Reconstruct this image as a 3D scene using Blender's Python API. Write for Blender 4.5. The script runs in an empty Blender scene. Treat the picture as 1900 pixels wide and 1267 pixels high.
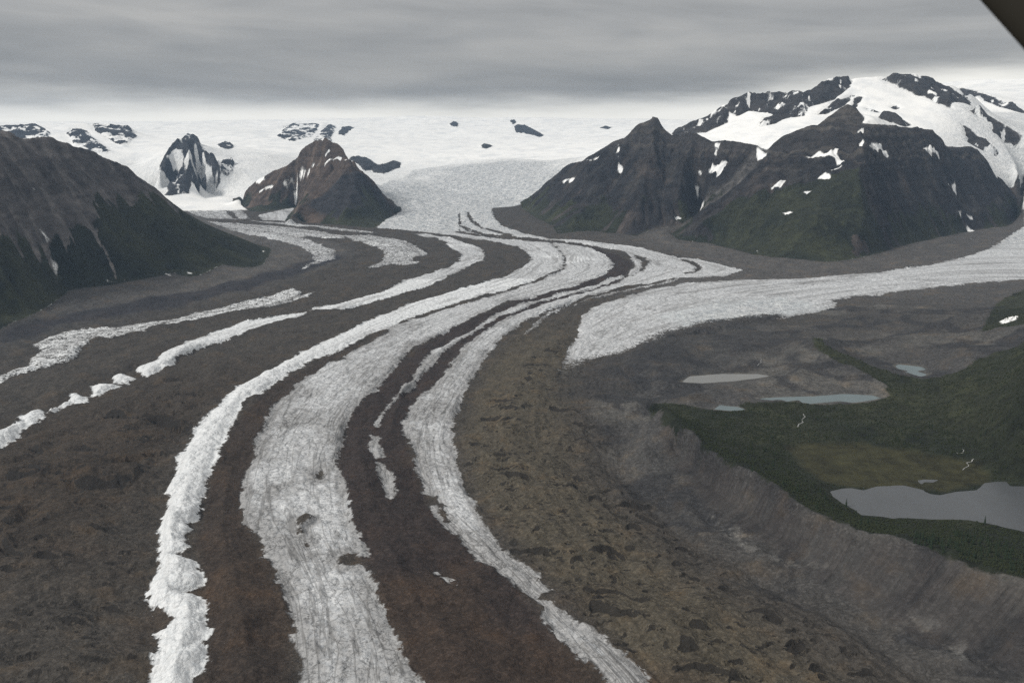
import bpy, math, time
import numpy as np
T0 = time.time()
sc = bpy.context.scene
COL = sc.collection
R = math.radians

# ------------------------------------------------------------------ camera
H = 800.0                      # flying height over the ice
F = 1645.0                     # focal length, in pixels of the 1900 px wide photograph
HOR = 255.0                    # eye level row
PITCH = math.atan((633.5 - HOR) / F)
cam = bpy.data.cameras.new('camera')
cam.sensor_width = 36.0
cam.lens = 36.0 * F / 1900.0
cam.clip_start = 0.05
cam.clip_end = 200000.0
cam.dof.use_dof = True
cam.dof.focus_distance = 4000.0
cam.dof.aperture_fstop = 5.6
cam_ob = bpy.data.objects.new('camera', cam)
COL.objects.link(cam_ob)
cam_ob.location = (0, 0, H)
cam_ob.rotation_euler = (math.pi / 2 - PITCH, 0, 0)
sc.camera = cam_ob

# ------------------------------------------------------------------ light
SUN_EL, SUN_AZ = R(40), R(-112)      # from the left and a little behind
world = bpy.data.worlds.new('World')
sc.world = world
world.use_nodes = True
sun = bpy.data.lights.new('sun', 'SUN')
sun.energy = 1.5
sun.angle = R(10)
sun.color = (1.0, 0.96, 0.9)
sun_ob = bpy.data.objects.new('sun', sun)
COL.objects.link(sun_ob)
sun_ob.rotation_euler = (R(90) - SUN_EL, 0, -SUN_AZ + math.pi)
sun_ob.location = (0, 0, 3000)
sc.view_settings.view_transform = 'Standard'
sc.view_settings.look = 'None'
sc.view_settings.gamma = 1
sc.view_settings.use_curve_mapping = False
sc.view_settings.exposure = 0.95
sc.cycles.use_denoising = False
sc.cycles.max_bounces = 4
sc.cycles.diffuse_bounces = 2
sc.cycles.glossy_bounces = 2
sc.cycles.volume_bounces = 0


class NT:
    """small helper to write node trees"""
    def __init__(s, tree):
        s.t = tree
        s.t.nodes.clear()

    def n(s, kind, **kw):
        nd = s.t.nodes.new(kind)
        for k, v in kw.items():
            setattr(nd, k, v)
        return nd

    def put(s, sock, v):
        if isinstance(v, bpy.types.NodeSocket):
            s.t.links.new(v, sock)
        elif v is not None:
            if isinstance(v, tuple) and len(v) == 3 and sock.type == 'RGBA':
                v = (*v, 1)
            sock.default_value = v

    def m(s, op, a, b=None, c=None, clamp=False):
        nd = s.n('ShaderNodeMath', operation=op, use_clamp=clamp)
        s.put(nd.inputs[0], a); s.put(nd.inputs[1], b); s.put(nd.inputs[2], c)
        return nd.outputs[0]

    def v(s, op, a, b=None):
        nd = s.n('ShaderNodeVectorMath', operation=op)
        s.put(nd.inputs[0], a); s.put(nd.inputs[1], b)
        return nd.outputs['Value'] if op in ('LENGTH', 'DOT_PRODUCT') else nd.outputs[0]

    def mix(s, f, a, b, mode='MIX'):
        nd = s.n('ShaderNodeMix', data_type='RGBA', blend_type=mode)
        s.put(nd.inputs[0], f); s.put(nd.inputs[6], a); s.put(nd.inputs[7], b)
        return nd.outputs[2]

    def ss(s, x, lo, hi):
        nd = s.n('ShaderNodeMapRange', interpolation_type='SMOOTHSTEP')
        s.put(nd.inputs[0], x); s.put(nd.inputs[1], lo); s.put(nd.inputs[2], hi)
        return nd.outputs[0]

    def noise(s, vec, scale, detail=4.0, rough=0.55, lac=2.0, dist=0.0, dim='3D', kind='FBM'):
        nd = s.n('ShaderNodeTexNoise', noise_dimensions=dim)
        nd.noise_type = kind
        s.put(nd.inputs['Vector'], vec); s.put(nd.inputs['Scale'], scale); s.put(nd.inputs['Detail'], detail)
        s.put(nd.inputs['Roughness'], rough); s.put(nd.inputs['Lacunarity'], lac); s.put(nd.inputs['Distortion'], dist)
        return nd.outputs['Fac']

    def xyz(s, x, y, z):
        nd = s.n('ShaderNodeCombineXYZ')
        s.put(nd.inputs[0], x); s.put(nd.inputs[1], y); s.put(nd.inputs[2], z)
        return nd.outputs[0]

    def sep(s, vec):
        nd = s.n('ShaderNodeSeparateXYZ')
        s.put(nd.inputs[0], vec)
        return nd.outputs

    def attr(s, name, out='Fac'):
        return s.n('ShaderNodeAttribute', attribute_name=name).outputs[out]


# the overcast: a thin share of clear sky behind an all-over cloud deck with a brighter gap low over the ice cap
w = NT(world.node_tree)
sky = w.n('ShaderNodeTexSky', sky_type='NISHITA')
sky.sun_disc = False
sky.sun_elevation = SUN_EL
sky.sun_rotation = SUN_AZ
d = w.n('ShaderNodeTexCoord').outputs['Generated']
dx, dy, dz = w.sep(d)
el = w.m('ARCSINE', dz)                                   # elevation in radians
az = w.m('ARCTAN2', dx, dy)
zc = w.m('MAXIMUM', dz, 0.0)
den = w.m('ADD', zc, 0.035)
plane = w.xyz(w.m('DIVIDE', dx, den), w.m('DIVIDE', dy, den), 0.0)      # the deck seen in perspective
n1 = w.noise(w.v('MULTIPLY', plane, (1.0, 0.7, 1.0)), 0.30, 4, 0.5, dist=1.0)
n2 = w.noise(w.xyz(w.m('MULTIPLY_ADD', el, 9.0, w.m('MULTIPLY', az, 4.2)), w.m('MULTIPLY', el, 27.0), 3.0), 1.0, 5, 0.52, dist=0.35)
edge_n = w.noise(w.xyz(w.m('MULTIPLY', az, 5.0), w.m('MULTIPLY', el, 34.0), 0.0), 1.0, 5, 0.55)
lum = w.m('MULTIPLY_ADD', w.m('SUBTRACT', 1.0, w.m('EXPONENT', w.m('MULTIPLY', zc, -3.6))), 0.24, 0.124)  # brighter towards the zenith
tex = w.m('ADD', w.m('MULTIPLY', w.m('SUBTRACT', n1, 0.5), 0.35), w.m('MULTIPLY', w.m('SUBTRACT', n2, 0.5), 1.05))
lum = w.m('MULTIPLY', lum, w.m('ADD', 1.0, tex))
gap = w.m('MULTIPLY_ADD', w.ss(az, 0.05, 0.5), 0.032, 0.030)
gap = w.m('ADD', gap, w.m('MULTIPLY', w.m('SUBTRACT', edge_n, 0.5), 0.034))
gmask = w.ss(w.m('SUBTRACT', el, gap), 0.022, -0.014)
colr = w.mix(w.ss(tex, -0.15, 0.2), (1.0, 0.988, 0.965), (1.03, 1.0, 0.95))
deck = w.v('MULTIPLY', colr, w.xyz(lum, lum, lum))
deck = w.mix(gmask, deck, (0.60, 0.58, 0.53))
low = w.ss(el, -0.005, -0.06)
deck = w.mix(low, deck, (0.09, 0.09, 0.087))
clear = w.v('MULTIPLY', sky.outputs[0], (0.07, 0.07, 0.07))
total = w.mix(0.96, clear, deck)
bg = w.n('ShaderNodeBackground')
w.put(bg.inputs[0], total)
bg.inputs[1].default_value = 1.0
wo = w.n('ShaderNodeOutputWorld')
w.t.links.new(bg.outputs[0], wo.inputs[0])

# ------------------------------------------------------------------ numeric helpers
rng = np.random.default_rng(7)
TAB = rng.random((256, 256)).astype(np.float32)
f4 = np.float32


def vnoise(x, y, k=0):
    xi = np.floor(x); yi = np.floor(y)
    fx = (x - xi).astype(f4); fy = (y - yi).astype(f4)
    xi = (xi.astype(np.int32) + 37 * k) & 255; yi = (yi.astype(np.int32) + 91 * k) & 255
    xj = (xi + 1) & 255; yj = (yi + 1) & 255
    fx = fx * fx * (3 - 2 * fx); fy = fy * fy * (3 - 2 * fy)
    a = TAB[xi, yi]; b = TAB[xj, yi]; c = TAB[xi, yj]; e = TAB[xj, yj]
    a = a + (b - a) * fx
    c = c + (e - c) * fx
    return (a + (c - a) * fy) * 2 - 1


def fbm(x, y, wave, octs=4, k=0, gain=0.5, ridged=False):
    s = np.zeros(np.shape(x), f4); a = 1.0; f = 1.0 / wave; tot = 0
    for o in range(octs):
        ca, sa = math.cos(0.6 * o + k), math.sin(0.6 * o + k)
        v = vnoise((x * ca - y * sa) * f + 13.7 * o, (x * sa + y * ca) * f - 7.1 * o, k + 3 * o)
        if ridged:
            v = 1 - 2 * np.abs(v)
        s += f4(a) * v; tot += a; a *= gain; f *= 2.03
    return s / f4(tot)


def sstep(x, lo, hi):
    t = np.clip((x - lo) / (hi - lo), 0, 1)
    return t * t * (3 - 2 * t)


CP, SP = math.cos(PITCH), math.sin(PITCH)


def ray(px, py):
    """azimuth of a pixel's ray and its rise per metre of ground distance"""
    a = px - 950.0; b = -(py - 633.5)
    X, Y, Z = a, F * CP + b * SP, -F * SP + b * CP
    h = math.hypot(X, Y)
    return math.atan2(X, Y), Z / h


def zg(d):                                       # the long slope of the glacier
    return max(0.0, d - 4500.0) * 0.02


def at_d(px, py, dist):
    th, s = ray(px, py)
    return th, dist, H + s * dist


def at_z(px, py, z):
    th, s = ray(px, py)
    return th, (H - z) / -s, z


def at_g(px, py):
    th, s = ray(px, py)
    dd = H / -s
    if dd > 4500:
        dd = (H + 90.0) / (0.02 - s)
    return th, dd, zg(dd)


def thin(pts):
    return [tuple(p) for p in pts]


# ------------------------------------------------------------------ traced outlines (photograph pixels)
ICE = dict(
 A=[(-40,712),(0,698),(21,689),(54,680),(59,667),(80,653),(62,642),(90,627),(115,618),(156,613),(194,610),(222,609),(257,602),(295,597),(330,593),(365,582),(406,574),(444,564),(479,557),(514,545),(542,536),(557,543),(556,550),(583,542),(569,550),(549,557),(514,564),(486,571),(465,575),(424,582),(382,592),(340,599),(306,606),(271,613),(267,618),(236,622),(208,630),(177,628),(163,635),(149,644),(144,660),(128,670),(108,674),(87,681),(52,691),(21,700),(0,710),(-40,722)],
 B1=[(620,567),(655,557),(707,545),(752,522),(804,506),(828,498),(853,487),(856,475),(842,465),(825,451),(807,442),(787,439),(759,435),(793,435),(842,444),(870,454),(894,461),(899,475),(894,485),(863,499),(828,517),(787,534),(741,548),(689,562),(640,572),(604,577),(575,581),(585,573)],
 B2=[(250,686),(288,670),(299,658),(319,648),(340,642),(351,634),(368,630),(385,623),(417,613),(448,601),(486,594),(521,589),(552,583),(568,582),(569,587),(542,592),(493,604),(455,618),(424,630),(392,639),(368,648),(333,663),(323,674),(302,688),(274,696)],
 B3=[(167,719),(184,715),(203,717),(225,716),(248,708),(222,719),(184,736),(170,736)],
 B4=[(205,703),(208,698),(222,694),(240,697),(248,701),(238,709),(212,710)],
 B5=[(130,734),(139,730),(161,738),(158,748),(132,753),(104,762),(89,767),(85,765),(115,750),(134,745)],
 B6=[(30,781),(52,766),(82,762),(85,774),(69,786),(52,795),(35,812),(14,828),(0,837),(-30,850),(-30,812),(0,804),(17,799),(38,788)],
 C=[(275,1300),(278,1267),(292,1191),(288,1178),(306,1169),(319,1150),(306,1139),(278,1120),(273,1084),(292,1063),(299,1042),(295,1014),(292,980),(302,955),(309,938),(316,917),(306,912),(323,886),(326,869),(326,855),(344,834),(358,809),(378,778),(403,760),(420,743),(427,733),(451,715),(479,698),(510,684),(542,665),(573,649),(604,634),(640,619),(689,595),(724,579),(776,560),(828,545),(880,531),(932,517),(960,501),(981,489),(985,482),(981,472),(964,461),(932,453),(898,446),(846,439),(811,435),(759,428),(700,423),(712,408),(735,398),(800,400),(850,420),(898,437),(967,444),(1020,450),(1047,475),(1044,499),(1026,508),(988,522),(932,541),(880,555),(828,569),(776,586),(735,603),(707,616),(689,621),(640,648),(611,660),(569,677),(531,698),(500,719),(483,736),(458,743),(451,757),(441,778),(424,802),(422,816),(413,833),(403,861),(389,885),(378,913),(375,921),(370,955),(351,966),(354,980),(337,988),(347,1008),(354,1018),(326,1032),(368,1044),(378,1063),(375,1084),(344,1096),(375,1105),(382,1129),(382,1160),(389,1178),(380,1195),(389,1230),(375,1258),(361,1267),(361,1300)],
 D=[(1051,476),(1048,500),(1030,511),(992,525),(936,545),(884,560),(832,574),(794,587),(724,608),(717,620),(648,656),(632,665),(640,670),(615,675),(590,688),(576,701),(549,715),(538,729),(517,747),(500,764),(493,778),(490,795),(476,816),(476,847),(458,872),(451,890),(448,938),(451,966),(465,987),(490,1011),(486,1035),(500,1046),(514,1080),(531,1122),(545,1157),(545,1192),(556,1209),(566,1237),(552,1258),(545,1310),(800,1310),(770,1250),(745,1205),(722,1160),(705,1120),(700,1091),(686,1067),(669,1049),(686,1032),(669,994),(651,973),(648,942),(641,903),(625,862),(634,823),(641,799),(651,771),(672,743),(703,719),(721,698),(738,677),(752,656),(787,635),(828,615),(863,600),(891,585),(932,565),(967,557),(1019,545),(1071,531),(1106,517),(1137,499),(1137,486),(1123,472),(1089,460),(1040,452),(1025,452)],
 E1=[(1054,543),(1002,557),(960,568),(926,582),(905,594),(867,620),(842,632),(804,651),(790,663),(773,687),(766,705),(748,719),(724,747),(707,771),(695,792),(702,795),(714,764),(742,740),(766,717),(783,694),(811,674),(818,656),(842,641),(863,627),(898,608),(932,589),(967,576),(1002,561),(1054,549),(1100,537),(1141,524),(1163,512),(1150,512),(1106,529)],
 E2=[(689,811),(700,812),(710,833),(712,847),(696,849),(686,837),(684,823)],
 E3=[(696,858),(714,865),(728,889),(735,917),(724,935),(710,913),(702,889)],
 E4=[(809,1063),(828,1077),(847,1098),(839,1098),(818,1077)],
 F=[(1130,1300),(1122,1267),(1123,1254),(1106,1244),(1071,1219),(1037,1188),(1009,1160),(1007,1136),(988,1122),(957,1101),(946,1080),(926,1074),(915,1060),(884,1042),(879,1032),(863,1021),(856,1004),(825,987),(807,966),(797,945),(812,938),(818,959),(828,972),(823,938),(807,919),(783,917),(787,903),(776,885),(768,868),(773,851),(762,830),(750,809),(748,785),(759,764),(769,743),(794,726),(821,698),(842,670),(853,653),(863,641),(891,622),(919,604),(939,592),(967,582),(1002,567),(1054,552),(1106,538),(1145,527),(1165,514),(1176,495),(1170,478),(1150,466),(1100,457),(1037,447),(967,441),(900,434),(856,420),(848,400),(850,385),(912,385),(915,402),(932,420),(967,433),(1019,444),(1071,447),(1141,454),(1193,461),(1238,475),(1260,480),(1295,483),(1329,490),(1364,498),(1375,505),(1347,512),(1295,517),(1260,517),(1176,531),(1123,542),(1071,557),(1019,575),(967,601),(943,618),(922,639),(898,667),(891,684),(870,712),(860,740),(846,767),(839,795),(842,833),(849,865),(860,896),(877,931),(891,966),(919,997),(932,1025),(967,1049),(995,1070),(998,1086),(1023,1101),(995,1112),(1019,1129),(1044,1143),(1071,1164),(1117,1185),(1158,1216),(1193,1240),(1207,1261),(1225,1300)],
 G=[(1255,521),(1193,533),(1123,547),(1054,567),(1019,580),(995,595),(988,608),(957,630),(951,634),(960,630),(991,608),(1000,604),(1012,590),(1037,575),(1071,562),(1123,550),(1210,532),(1258,523)],
 H=[(1260,530),(1364,521),(1468,519),(1572,512),(1642,505),(1711,495),(1781,481),(1833,464),(1868,443),(1885,429),(1900,422),(1990,410),(1990,505),(1900,521),(1833,524),(1746,533),(1677,542),(1607,549),(1572,554),(1545,559),(1552,573),(1503,582),(1454,592),(1399,602),(1329,611),(1280,624),(1238,630),(1205,640),(1169,655),(1106,667),(1089,684),(1075,705),(1045,708),(1035,691),(1051,667),(1057,646),(1071,628),(1075,608),(1075,594),(1096,573),(1123,562),(1176,549),(1210,538)],
 K1=[(306,364),(368,364),(417,381),(451,392),(463,407),(434,407),(382,406),(358,397),(330,381)],
 K2=[(382,413),(451,416),(521,420),(590,430),(640,438),(640,443),(556,439),(486,430),(417,423)],
 K3=[(410,424),(470,429),(521,434),(573,445),(600,459),(621,465),(621,482),(590,491),(558,503),(583,487),(578,472),(558,458),(521,449),(486,440),(444,432)],
 K4=[(634,439),(689,437),(735,444),(773,458),(797,472),(769,479),(759,485),(783,487),(766,494),(724,491),(707,496),(682,498),(714,482),(714,468),(696,458),(655,447)],
 K5=[(479,399),(552,383),(535,402),(531,411),(486,409)],
 K6=[(440,409),(520,413),(600,420),(690,430),(700,434),(600,424),(520,417)],
)
# dark debris bands lying on ice (subtracted from it)
DARK = [
 [(553,966),(562,963),(572,962),(584,967),(576,976),(566,981),(556,985),(552,976)],
 [(559,986),(565,1000),(573,1014),(570,1017),(561,1003),(555,988)],
 [(588,872),(600,874),(606,884),(598,893),(588,888)],
 [(636,1036),(655,1030),(680,1034),(684,1042),(660,1052),(640,1056),(630,1048)],
 [(846,378),(839,402),(835,420),(856,430),(898,437),(967,444),(1037,449),(1037,452),(967,448),(898,441),(850,434),(829,422),(833,402),(842,378)],
 [(853,395),(856,416),(870,428),(932,442),(930,444),(866,430),(852,418),(850,396)],
 [(870,393),(877,409),(898,423),(950,437),(948,440),(893,425),(872,411),(866,395)],
 [(1176,475),(1193,490),(1189,503),(1170,514),(1186,505),(1198,500),(1204,488),(1195,478)],
 [(1262,484),(1277,490),(1292,496),(1288,504),(1268,511),(1290,508),(1303,499),(1295,490),(1275,484)],
 [(360,368),(380,378),(410,385),(396,378)],
 [(418,391),(424,399),(434,406),(446,407),(436,400),(432,393)],
]
LAKES = [
 dict(z=8.0, look='silt', label='large grey silty lake behind the moraine crest, lowest of the lakes', poly=[(1539,911),(1561,906),(1580,905),(1602,909),(1627,902),(1675,900),(1708,902),(1727,905),(1729,911),(1716,912),(1727,916),(1745,918),(1771,912),(1812,909),(1826,896),(1848,893),(1867,893),(1874,902),(1900,902),(1985,902),(1985,1004),(1898,986),(1845,973),(1797,964),(1767,963),(1731,963),(1668,960),(1657,962),(1638,958),(1598,955),(1587,946),(1561,933),(1546,922)]),
 dict(z=8.6, look='silt', label='tiny grey pond just above the north shore of the large lake', poly=[(1701,891),(1715,889),(1742,890),(1731,895),(1716,894),(1710,899),(1706,896)]),
 dict(z=12.0, look='blue', label='long thin turquoise lake above the green flats', poly=[(1406,740),(1436,737),(1513,735),(1561,731),(1616,733),(1635,738),(1620,742),(1583,747),(1557,744),(1502,749),(1458,746),(1421,743)]),
 dict(z=12.0, look='blue', label='small round turquoise pond left of the long thin lake', poly=[(1325,759),(1336,752),(1369,755),(1384,760),(1355,762)]),
 dict(z=-4.0, look='grey', label='pale grey meltwater lake at the foot of the dirty ice', poly=[(1264,709),(1279,698),(1340,694),(1406,694),(1430,697),(1406,702),(1358,707),(1303,711)]),
 dict(z=14.0, look='blue', label='farthest small pale turquoise lake below the grey scree', poly=[(1661,680),(1666,676),(1690,678),(1712,681),(1720,686),(1700,688),(1721,695),(1708,699),(1694,695),(1672,692),(1686,688),(1668,685)]),
]
MEADOW = [(1462,832),(1520,829),(1605,822),(1660,830),(1750,846),(1810,860),(1900,880),(1960,890),(1960,905),(1826,900),(1750,912),(1697,902),(1624,904),(1539,909),(1495,894),(1469,865)]
VEG = [(1200,765),(1233,750),(1280,758),(1322,762),(1384,748),(1410,752),(1513,754),(1620,746),(1650,736),(1635,715),(1600,692),(1568,676),(1532,655),(1510,640),(1506,628),(1532,640),(1587,664),(1642,686),(1672,701),(1723,702),(1775,692),(1812,677),(1841,658),(1893,640),(1990,600),(1990,1110),(1900,1072),(1829,1049),(1781,1035),(1736,1021),(1701,1011),(1649,997),(1607,990),(1559,969),(1517,952),(1482,935),(1451,917),(1427,895),(1399,879),(1350,853),(1305,829),(1262,806),(1225,795)]
VEG2 = [(1816,618),(1835,585),(1847,562),(1885,544),(1990,520),(1990,585),(1900,604),(1850,611)]
CREST = [(1215,768,74),(1233,752,94),(1262,790,80),(1305,827,82),(1350,853,83),(1399,879,84),(1427,893,84),(1451,917,84),(1482,935,84),(1517,952,84),(1559,969,84),(1607,990,84),(1649,997,85),(1701,1011,85),(1736,1021,86),(1781,1035,86),(1829,1049,87),(1900,1072,87),(1990,1105,87)]

# ------------------------------------------------------------------ the relief: ridges, feet and valley lines
CON = []                                          # (list of (theta, r, z))


def line(kind, pts, back=None):
    fn = {'D': at_d, 'Z': at_z, 'G': at_g}[kind]
    w_ = [fn(*p) for p in pts]
    CON.append(w_)
    if back:
        CON.append([(t, r + back[0], max(20.0, z - back[1])) for t, r, z in w_])
    return w_


def spur(ridge, base, pts):
    """a line down a face: pixels plus how many metres it stands proud of the straight slope from ridge to foot"""
    a = np.array(sorted(ridge)); b = np.array(sorted(base))
    out = []
    for px, py, up in pts:
        t, s_ = ray(px, py)
        rr_, zr = np.interp(t, a[:, 0], a[:, 1]), np.interp(t, a[:, 0], a[:, 2])
        rb, zb = np.interp(t, b[:, 0], b[:, 1]), np.interp(t, b[:, 0], b[:, 2])
        k_ = (zr - zb) / max(60.0, rr_ - rb)
        r_ = (H - zb - up + k_ * rb) / (k_ - s_)
        out.append((t, r_, H + s_ * r_))
    CON.append(out)


for k, p in ICE.items():
    if k != 'C':
        line('G', p)
line('G', [q for q in ICE['C'] if q[1] > 425])
line('G', [(700,424),(712,408),(735,398),(800,388),(850,385),(915,385)])
# left mountain
L1R = line('D', [(-150,190,5200),(-60,215,5330),(0,241,5450),(14,241,5480),(45,262,5540),(94,260,5620),(132,269,5700),(149,274,5750),(184,288,5840),(208,300,5900),(236,308,5960),(260,329,6000),(288,350,6050),(312,374,6080),(347,395,6120),(399,423,6180),(451,444,6220),(476,454,6250),(486,462,6262)], back=(700, 420))
L1B = line('Z', [(486,468,45),(472,486,45),(441,490,45),(400,488,55),(351,508,48),(330,500,60),(300,505,60),(260,515,52),(191,527,52),(111,534,58),(69,565,50),(20,585,45),(-60,610,45),(-150,640,45)])
spur(L1R, L1B, [(70,268,5),(110,330,35),(150,390,35),(200,440,30),(240,490,15)])
spur(L1R, L1B, [(160,285,5),(190,330,-35),(230,390,-35),(280,450,-20)])
spur(L1R, L1B, [(236,312,5),(290,395,30),(340,450,25),(380,480,10)])
spur(L1R, L1B, [(10,250,0),(20,330,-40),(50,420,-35),(90,500,-15)])
spur(L1R, L1B, [(-40,225,5),(-20,330,35),(0,450,30),(20,540,10)])
line('Z', [(480,490,28),(400,520,26),(300,545,24),(200,565,22),(100,590,20),(0,612,18),(-100,630,18)])
# centre mountain
CR = line('D', [(437,369,9900),(462,347,9850),(503,319,9700),(542,302,9600),(559,274,9500),(573,267,9450),(604,256,9350),(625,264,9300),(634,272,9250),(644,291,9150),(660,312,8700)], back=(500, 200))
CF = line('D', [(660,312,8700),(672,319,8600),(689,340,8600),(717,364,8700),(738,387,8700)], back=(350, 190))
line('D', [(665,319,8550),(640,330,8500),(590,364,8350),(556,388,8150),(537,405,7950)])
line('D', [(590,366,8480),(556,392,8500),(552,386,8800)])
line('D', [(665,319,8550),(650,360,8150),(640,390,7850)])
CB = line('G', [(437,370),(469,392),(486,393),(520,388),(552,385),(541,398),(533,410),(560,413),(620,416),(689,422),(735,395),(739,388)])
# big right mountain: left peak, plateau rim, pyramid
RR = line('D', [(967,379,9390),(985,364,9200),(1019,336,9000),(1051,308,8900),(1082,298,8700),(1106,284,8600),(1141,262,8450),(1162,255,8400),(1182,232,8330),(1210,220,8300),(1222,218,8280),(1228,237,8250),(1245,255,8150),(1279,247,8050),(1295,251,8000),(1321,263,7900),(1342,260,7850),(1368,263,7800),(1400,271,7700)], back=(450, 190))
RP = line('D', [(1400,271,7700),(1409,280,7650),(1421,288,7600),(1434,269,7600),(1453,254,7650),(1487,242,7700),(1513,240,7750),(1537,219,7850),(1571,198,7950),(1589,205,7900),(1598,219,7800),(1592,232,7600),(1618,233,7650),(1674,236,8100),(1692,237,8250),(1729,240,8450),(1745,254,8550),(1758,275,8650),(1784,275,8850),(1803,271,9000),(1821,285,9080),(1834,304,9150),(1847,325,9200),(1863,338,9260),(1882,362,9380),(1893,384,9500)])
RB = line('Z', [(971,386,95),(1000,405,80),(1030,420,70),(1037,433,55),(1106,428,55),(1176,437,55),(1210,424,95),(1262,414,140),(1300,392,200),(1280,418,130),(1245,432,70),(1262,444,55),(1329,453,50),(1399,471,45),(1468,479,45),(1527,485,45),(1566,481,45),(1607,474,45),(1677,453,45),(1746,439,45),(1816,426,62),(1868,419,76),(1888,412,86),(1893,388,120)])
RA = RR + RP[1:]
spur(RA, RB, [(1141,264,0),(1120,320,30),(1090,380,25),(1060,420,10)])
spur(RA, RB, [(1170,262,0),(1150,320,-45),(1130,380,-35)])
spur(RA, RB, [(1215,225,0),(1205,290,25),(1190,360,35),(1172,415,15)])
spur(RA, RB, [(1245,258,0),(1240,320,-25),(1225,380,-25)])
spur(RA, RB, [(1279,250,0),(1270,310,30),(1255,370,25)])
spur(RA, RB, [(1330,266,0),(1312,310,-30),(1318,350,-20)])
line('D', [(1403,300,7560),(1375,330,7480),(1345,360,7380),(1300,392,7250)])
RB2 = [at_z(*q) for q in [(1245,440,60),(1262,446,55),(1329,453,50),(1399,471,45),(1468,479,45),(1527,485,45),(1566,481,45),(1607,474,45),(1677,453,45),(1746,439,48),(1816,426,62),(1868,419,76),(1888,412,86)]]
RQ = [at_d(1240,430,6700), at_d(1288,421,6700), at_d(1361,377,7000)] + RP[2:]
spur(RQ, RB2, [(1434,275,0),(1425,315,40),(1406,349,70),(1361,377,60),(1288,421,25)])
spur(RQ, RB2, [(1590,238,0),(1607,273,60),(1596,314,110),(1595,356,120),(1605,398,95),(1590,440,40)])
spur(RQ, RB2, [(1470,252,0),(1490,310,-40),(1480,380,-15),(1460,440,0)])
spur(RQ, RB2, [(1530,245,0),(1545,300,-60),(1530,360,-20),(1510,440,0)])
spur(RQ, RB2, [(1640,240,0),(1660,320,-50),(1690,390,-40),(1710,430,-10)])
spur(RQ, RB2, [(1700,242,0),(1720,300,30),(1750,360,35),(1775,410,15)])
spur(RQ, RB2, [(1758,280,0),(1775,330,-35),(1800,390,-25)])
spur(RQ, RB2, [(1803,276,0),(1812,330,35),(1835,380,25)])
# summit ridge in the cloud and the ice falling from it
R3 = line('D', [(1245,246,10000),(1260,236,10000),(1312,212,10000),(1343,193,10000),(1399,182,10100),(1465,186,10200),(1486,174,10300),(1527,153,10500),(1579,147,10700),(1642,143,10900),(1711,147,11100),(1756,156,11200),(1800,172,11300),(1850,216,11000)], back=(500, 300))
line('D', [(1700,180,10400),(1740,195,10200),(1756,189,10250),(1791,196,10250),(1816,207,10200),(1850,221,10150),(1899,252,10100),(1950,270,10050)])
line('D', [(1780,160,13300),(1840,178,13000),(1900,206,12700),(1980,240,12400)])
line('D', [(1860,262,9900),(1885,300,9600),(1902,350,9100),(1915,395,8550)])
line('D', [(1990,300,9300),(1990,380,8700)])
line('G', [(1889,424),(1900,420),(1990,410)])
# ice falls and the ice cap
line('D', [(750,368,9700),(830,357,10800),(900,362,10400),(950,366,10200)])
line('D', [(672,326,12300),(760,313,12900),(830,303,13300),(960,292,13500),(1090,289,13300)])
line('D', [(560,258,17500),(640,256,18000),(760,256,18500),(900,256,18500),(1100,255,18500),(1240,252,17500),(1400,250,16000)])
line('D', [(-200,232,19000),(100,226,20000),(300,226,21000),(500,222,21500),(800,216,22000),(1100,220,22000),(1260,222,22000),(1500,222,21000),(1680,170,17500),(1760,152,16500),(1850,145,16000),(2000,140,16000)])
line('G', [(240,366),(300,362),(380,361),(437,366)])
line('D', [(180,320,12500),(250,305,13000),(310,300,12500)])
line('D', [(410,300,12000),(440,292,12500),(500,288,12500)])
line('D', [(240,258,16500),(320,262,15500),(440,252,16000),(520,250,16000)])
NR = line('D', [(298,312,11200),(310,283,11500),(328,263,11800),(348,250,12000),(362,266,11700),(390,292,11400),(404,305,11100)], back=(900, 30))
NB = line('G', [(311,361),(340,362),(370,360),(385,354)])
line('D', [(350,262,11650),(352,300,11150),(345,335,10800)])
FL = line('D', [(-120,240,15000),(0,236,15000),(30,233,15000),(70,232,15000),(100,240,14800),(130,232,15000),(180,230,15200),(240,233,15200),(250,250,15000)])
line('D', [(130,245,14500),(160,262,14000),(200,283,13400)])
# outer slopes of the right-hand valley
for q in LAKES:
    CON.append([at_z(x, y, q['z'] - 0.5) for x, y in q['poly']])
CR_ = line('Z', CREST)
line('Z', [(1120,740,-8),(1160,752,-6),(1215,790,5),(1150,830,-12),(1165,900,-12),(1250,985,-12),(1330,1040,-13),(1420,1090,-14),(1560,1170,-14),(1700,1262,-14),(1800,1330,-14)])
line('Z', [(1250,832,18),(1330,910,15),(1430,988,15),(1530,1055,15),(1640,1110,15),(1780,1192,15),(1900,1275,15)])
line('Z', [(1300,790,40),(1350,815,28),(1420,850,18),(1500,895,13)])
line('Z', [(1560,950,13),(1640,975,13),(1750,985,14),(1850,1000,16),(1900,1010,20),(1990,1040,20)])
line('Z', [(1480,835,9.5),(1600,826,10),(1720,846,10),(1830,874,9.5)])
line('Z', [(1430,800,14),(1520,790,16),(1620,780,18),(1700,800,18)])
line('Z', [(1740,720,24),(1770,780,26),(1830,830,24),(1900,862,22),(1990,880,22)])
line('Z', [(1841,668,75),(1860,740,110),(1900,800,120),(1990,860,110)])
line('Z', [(1893,645,130),(1930,690,190),(1990,740,260)])
line('Z', [(1506,627,62),(1532,640,66),(1560,662,50),(1600,690,28),(1640,705,18)])
line('Z', [(1450,655,6),(1420,680,-3),(1450,712,4),(1540,720,14)])
line('Z', [(1330,640,12),(1250,625,26),(1190,650,24),(1220,680,14),(1255,690,0)])
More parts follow.
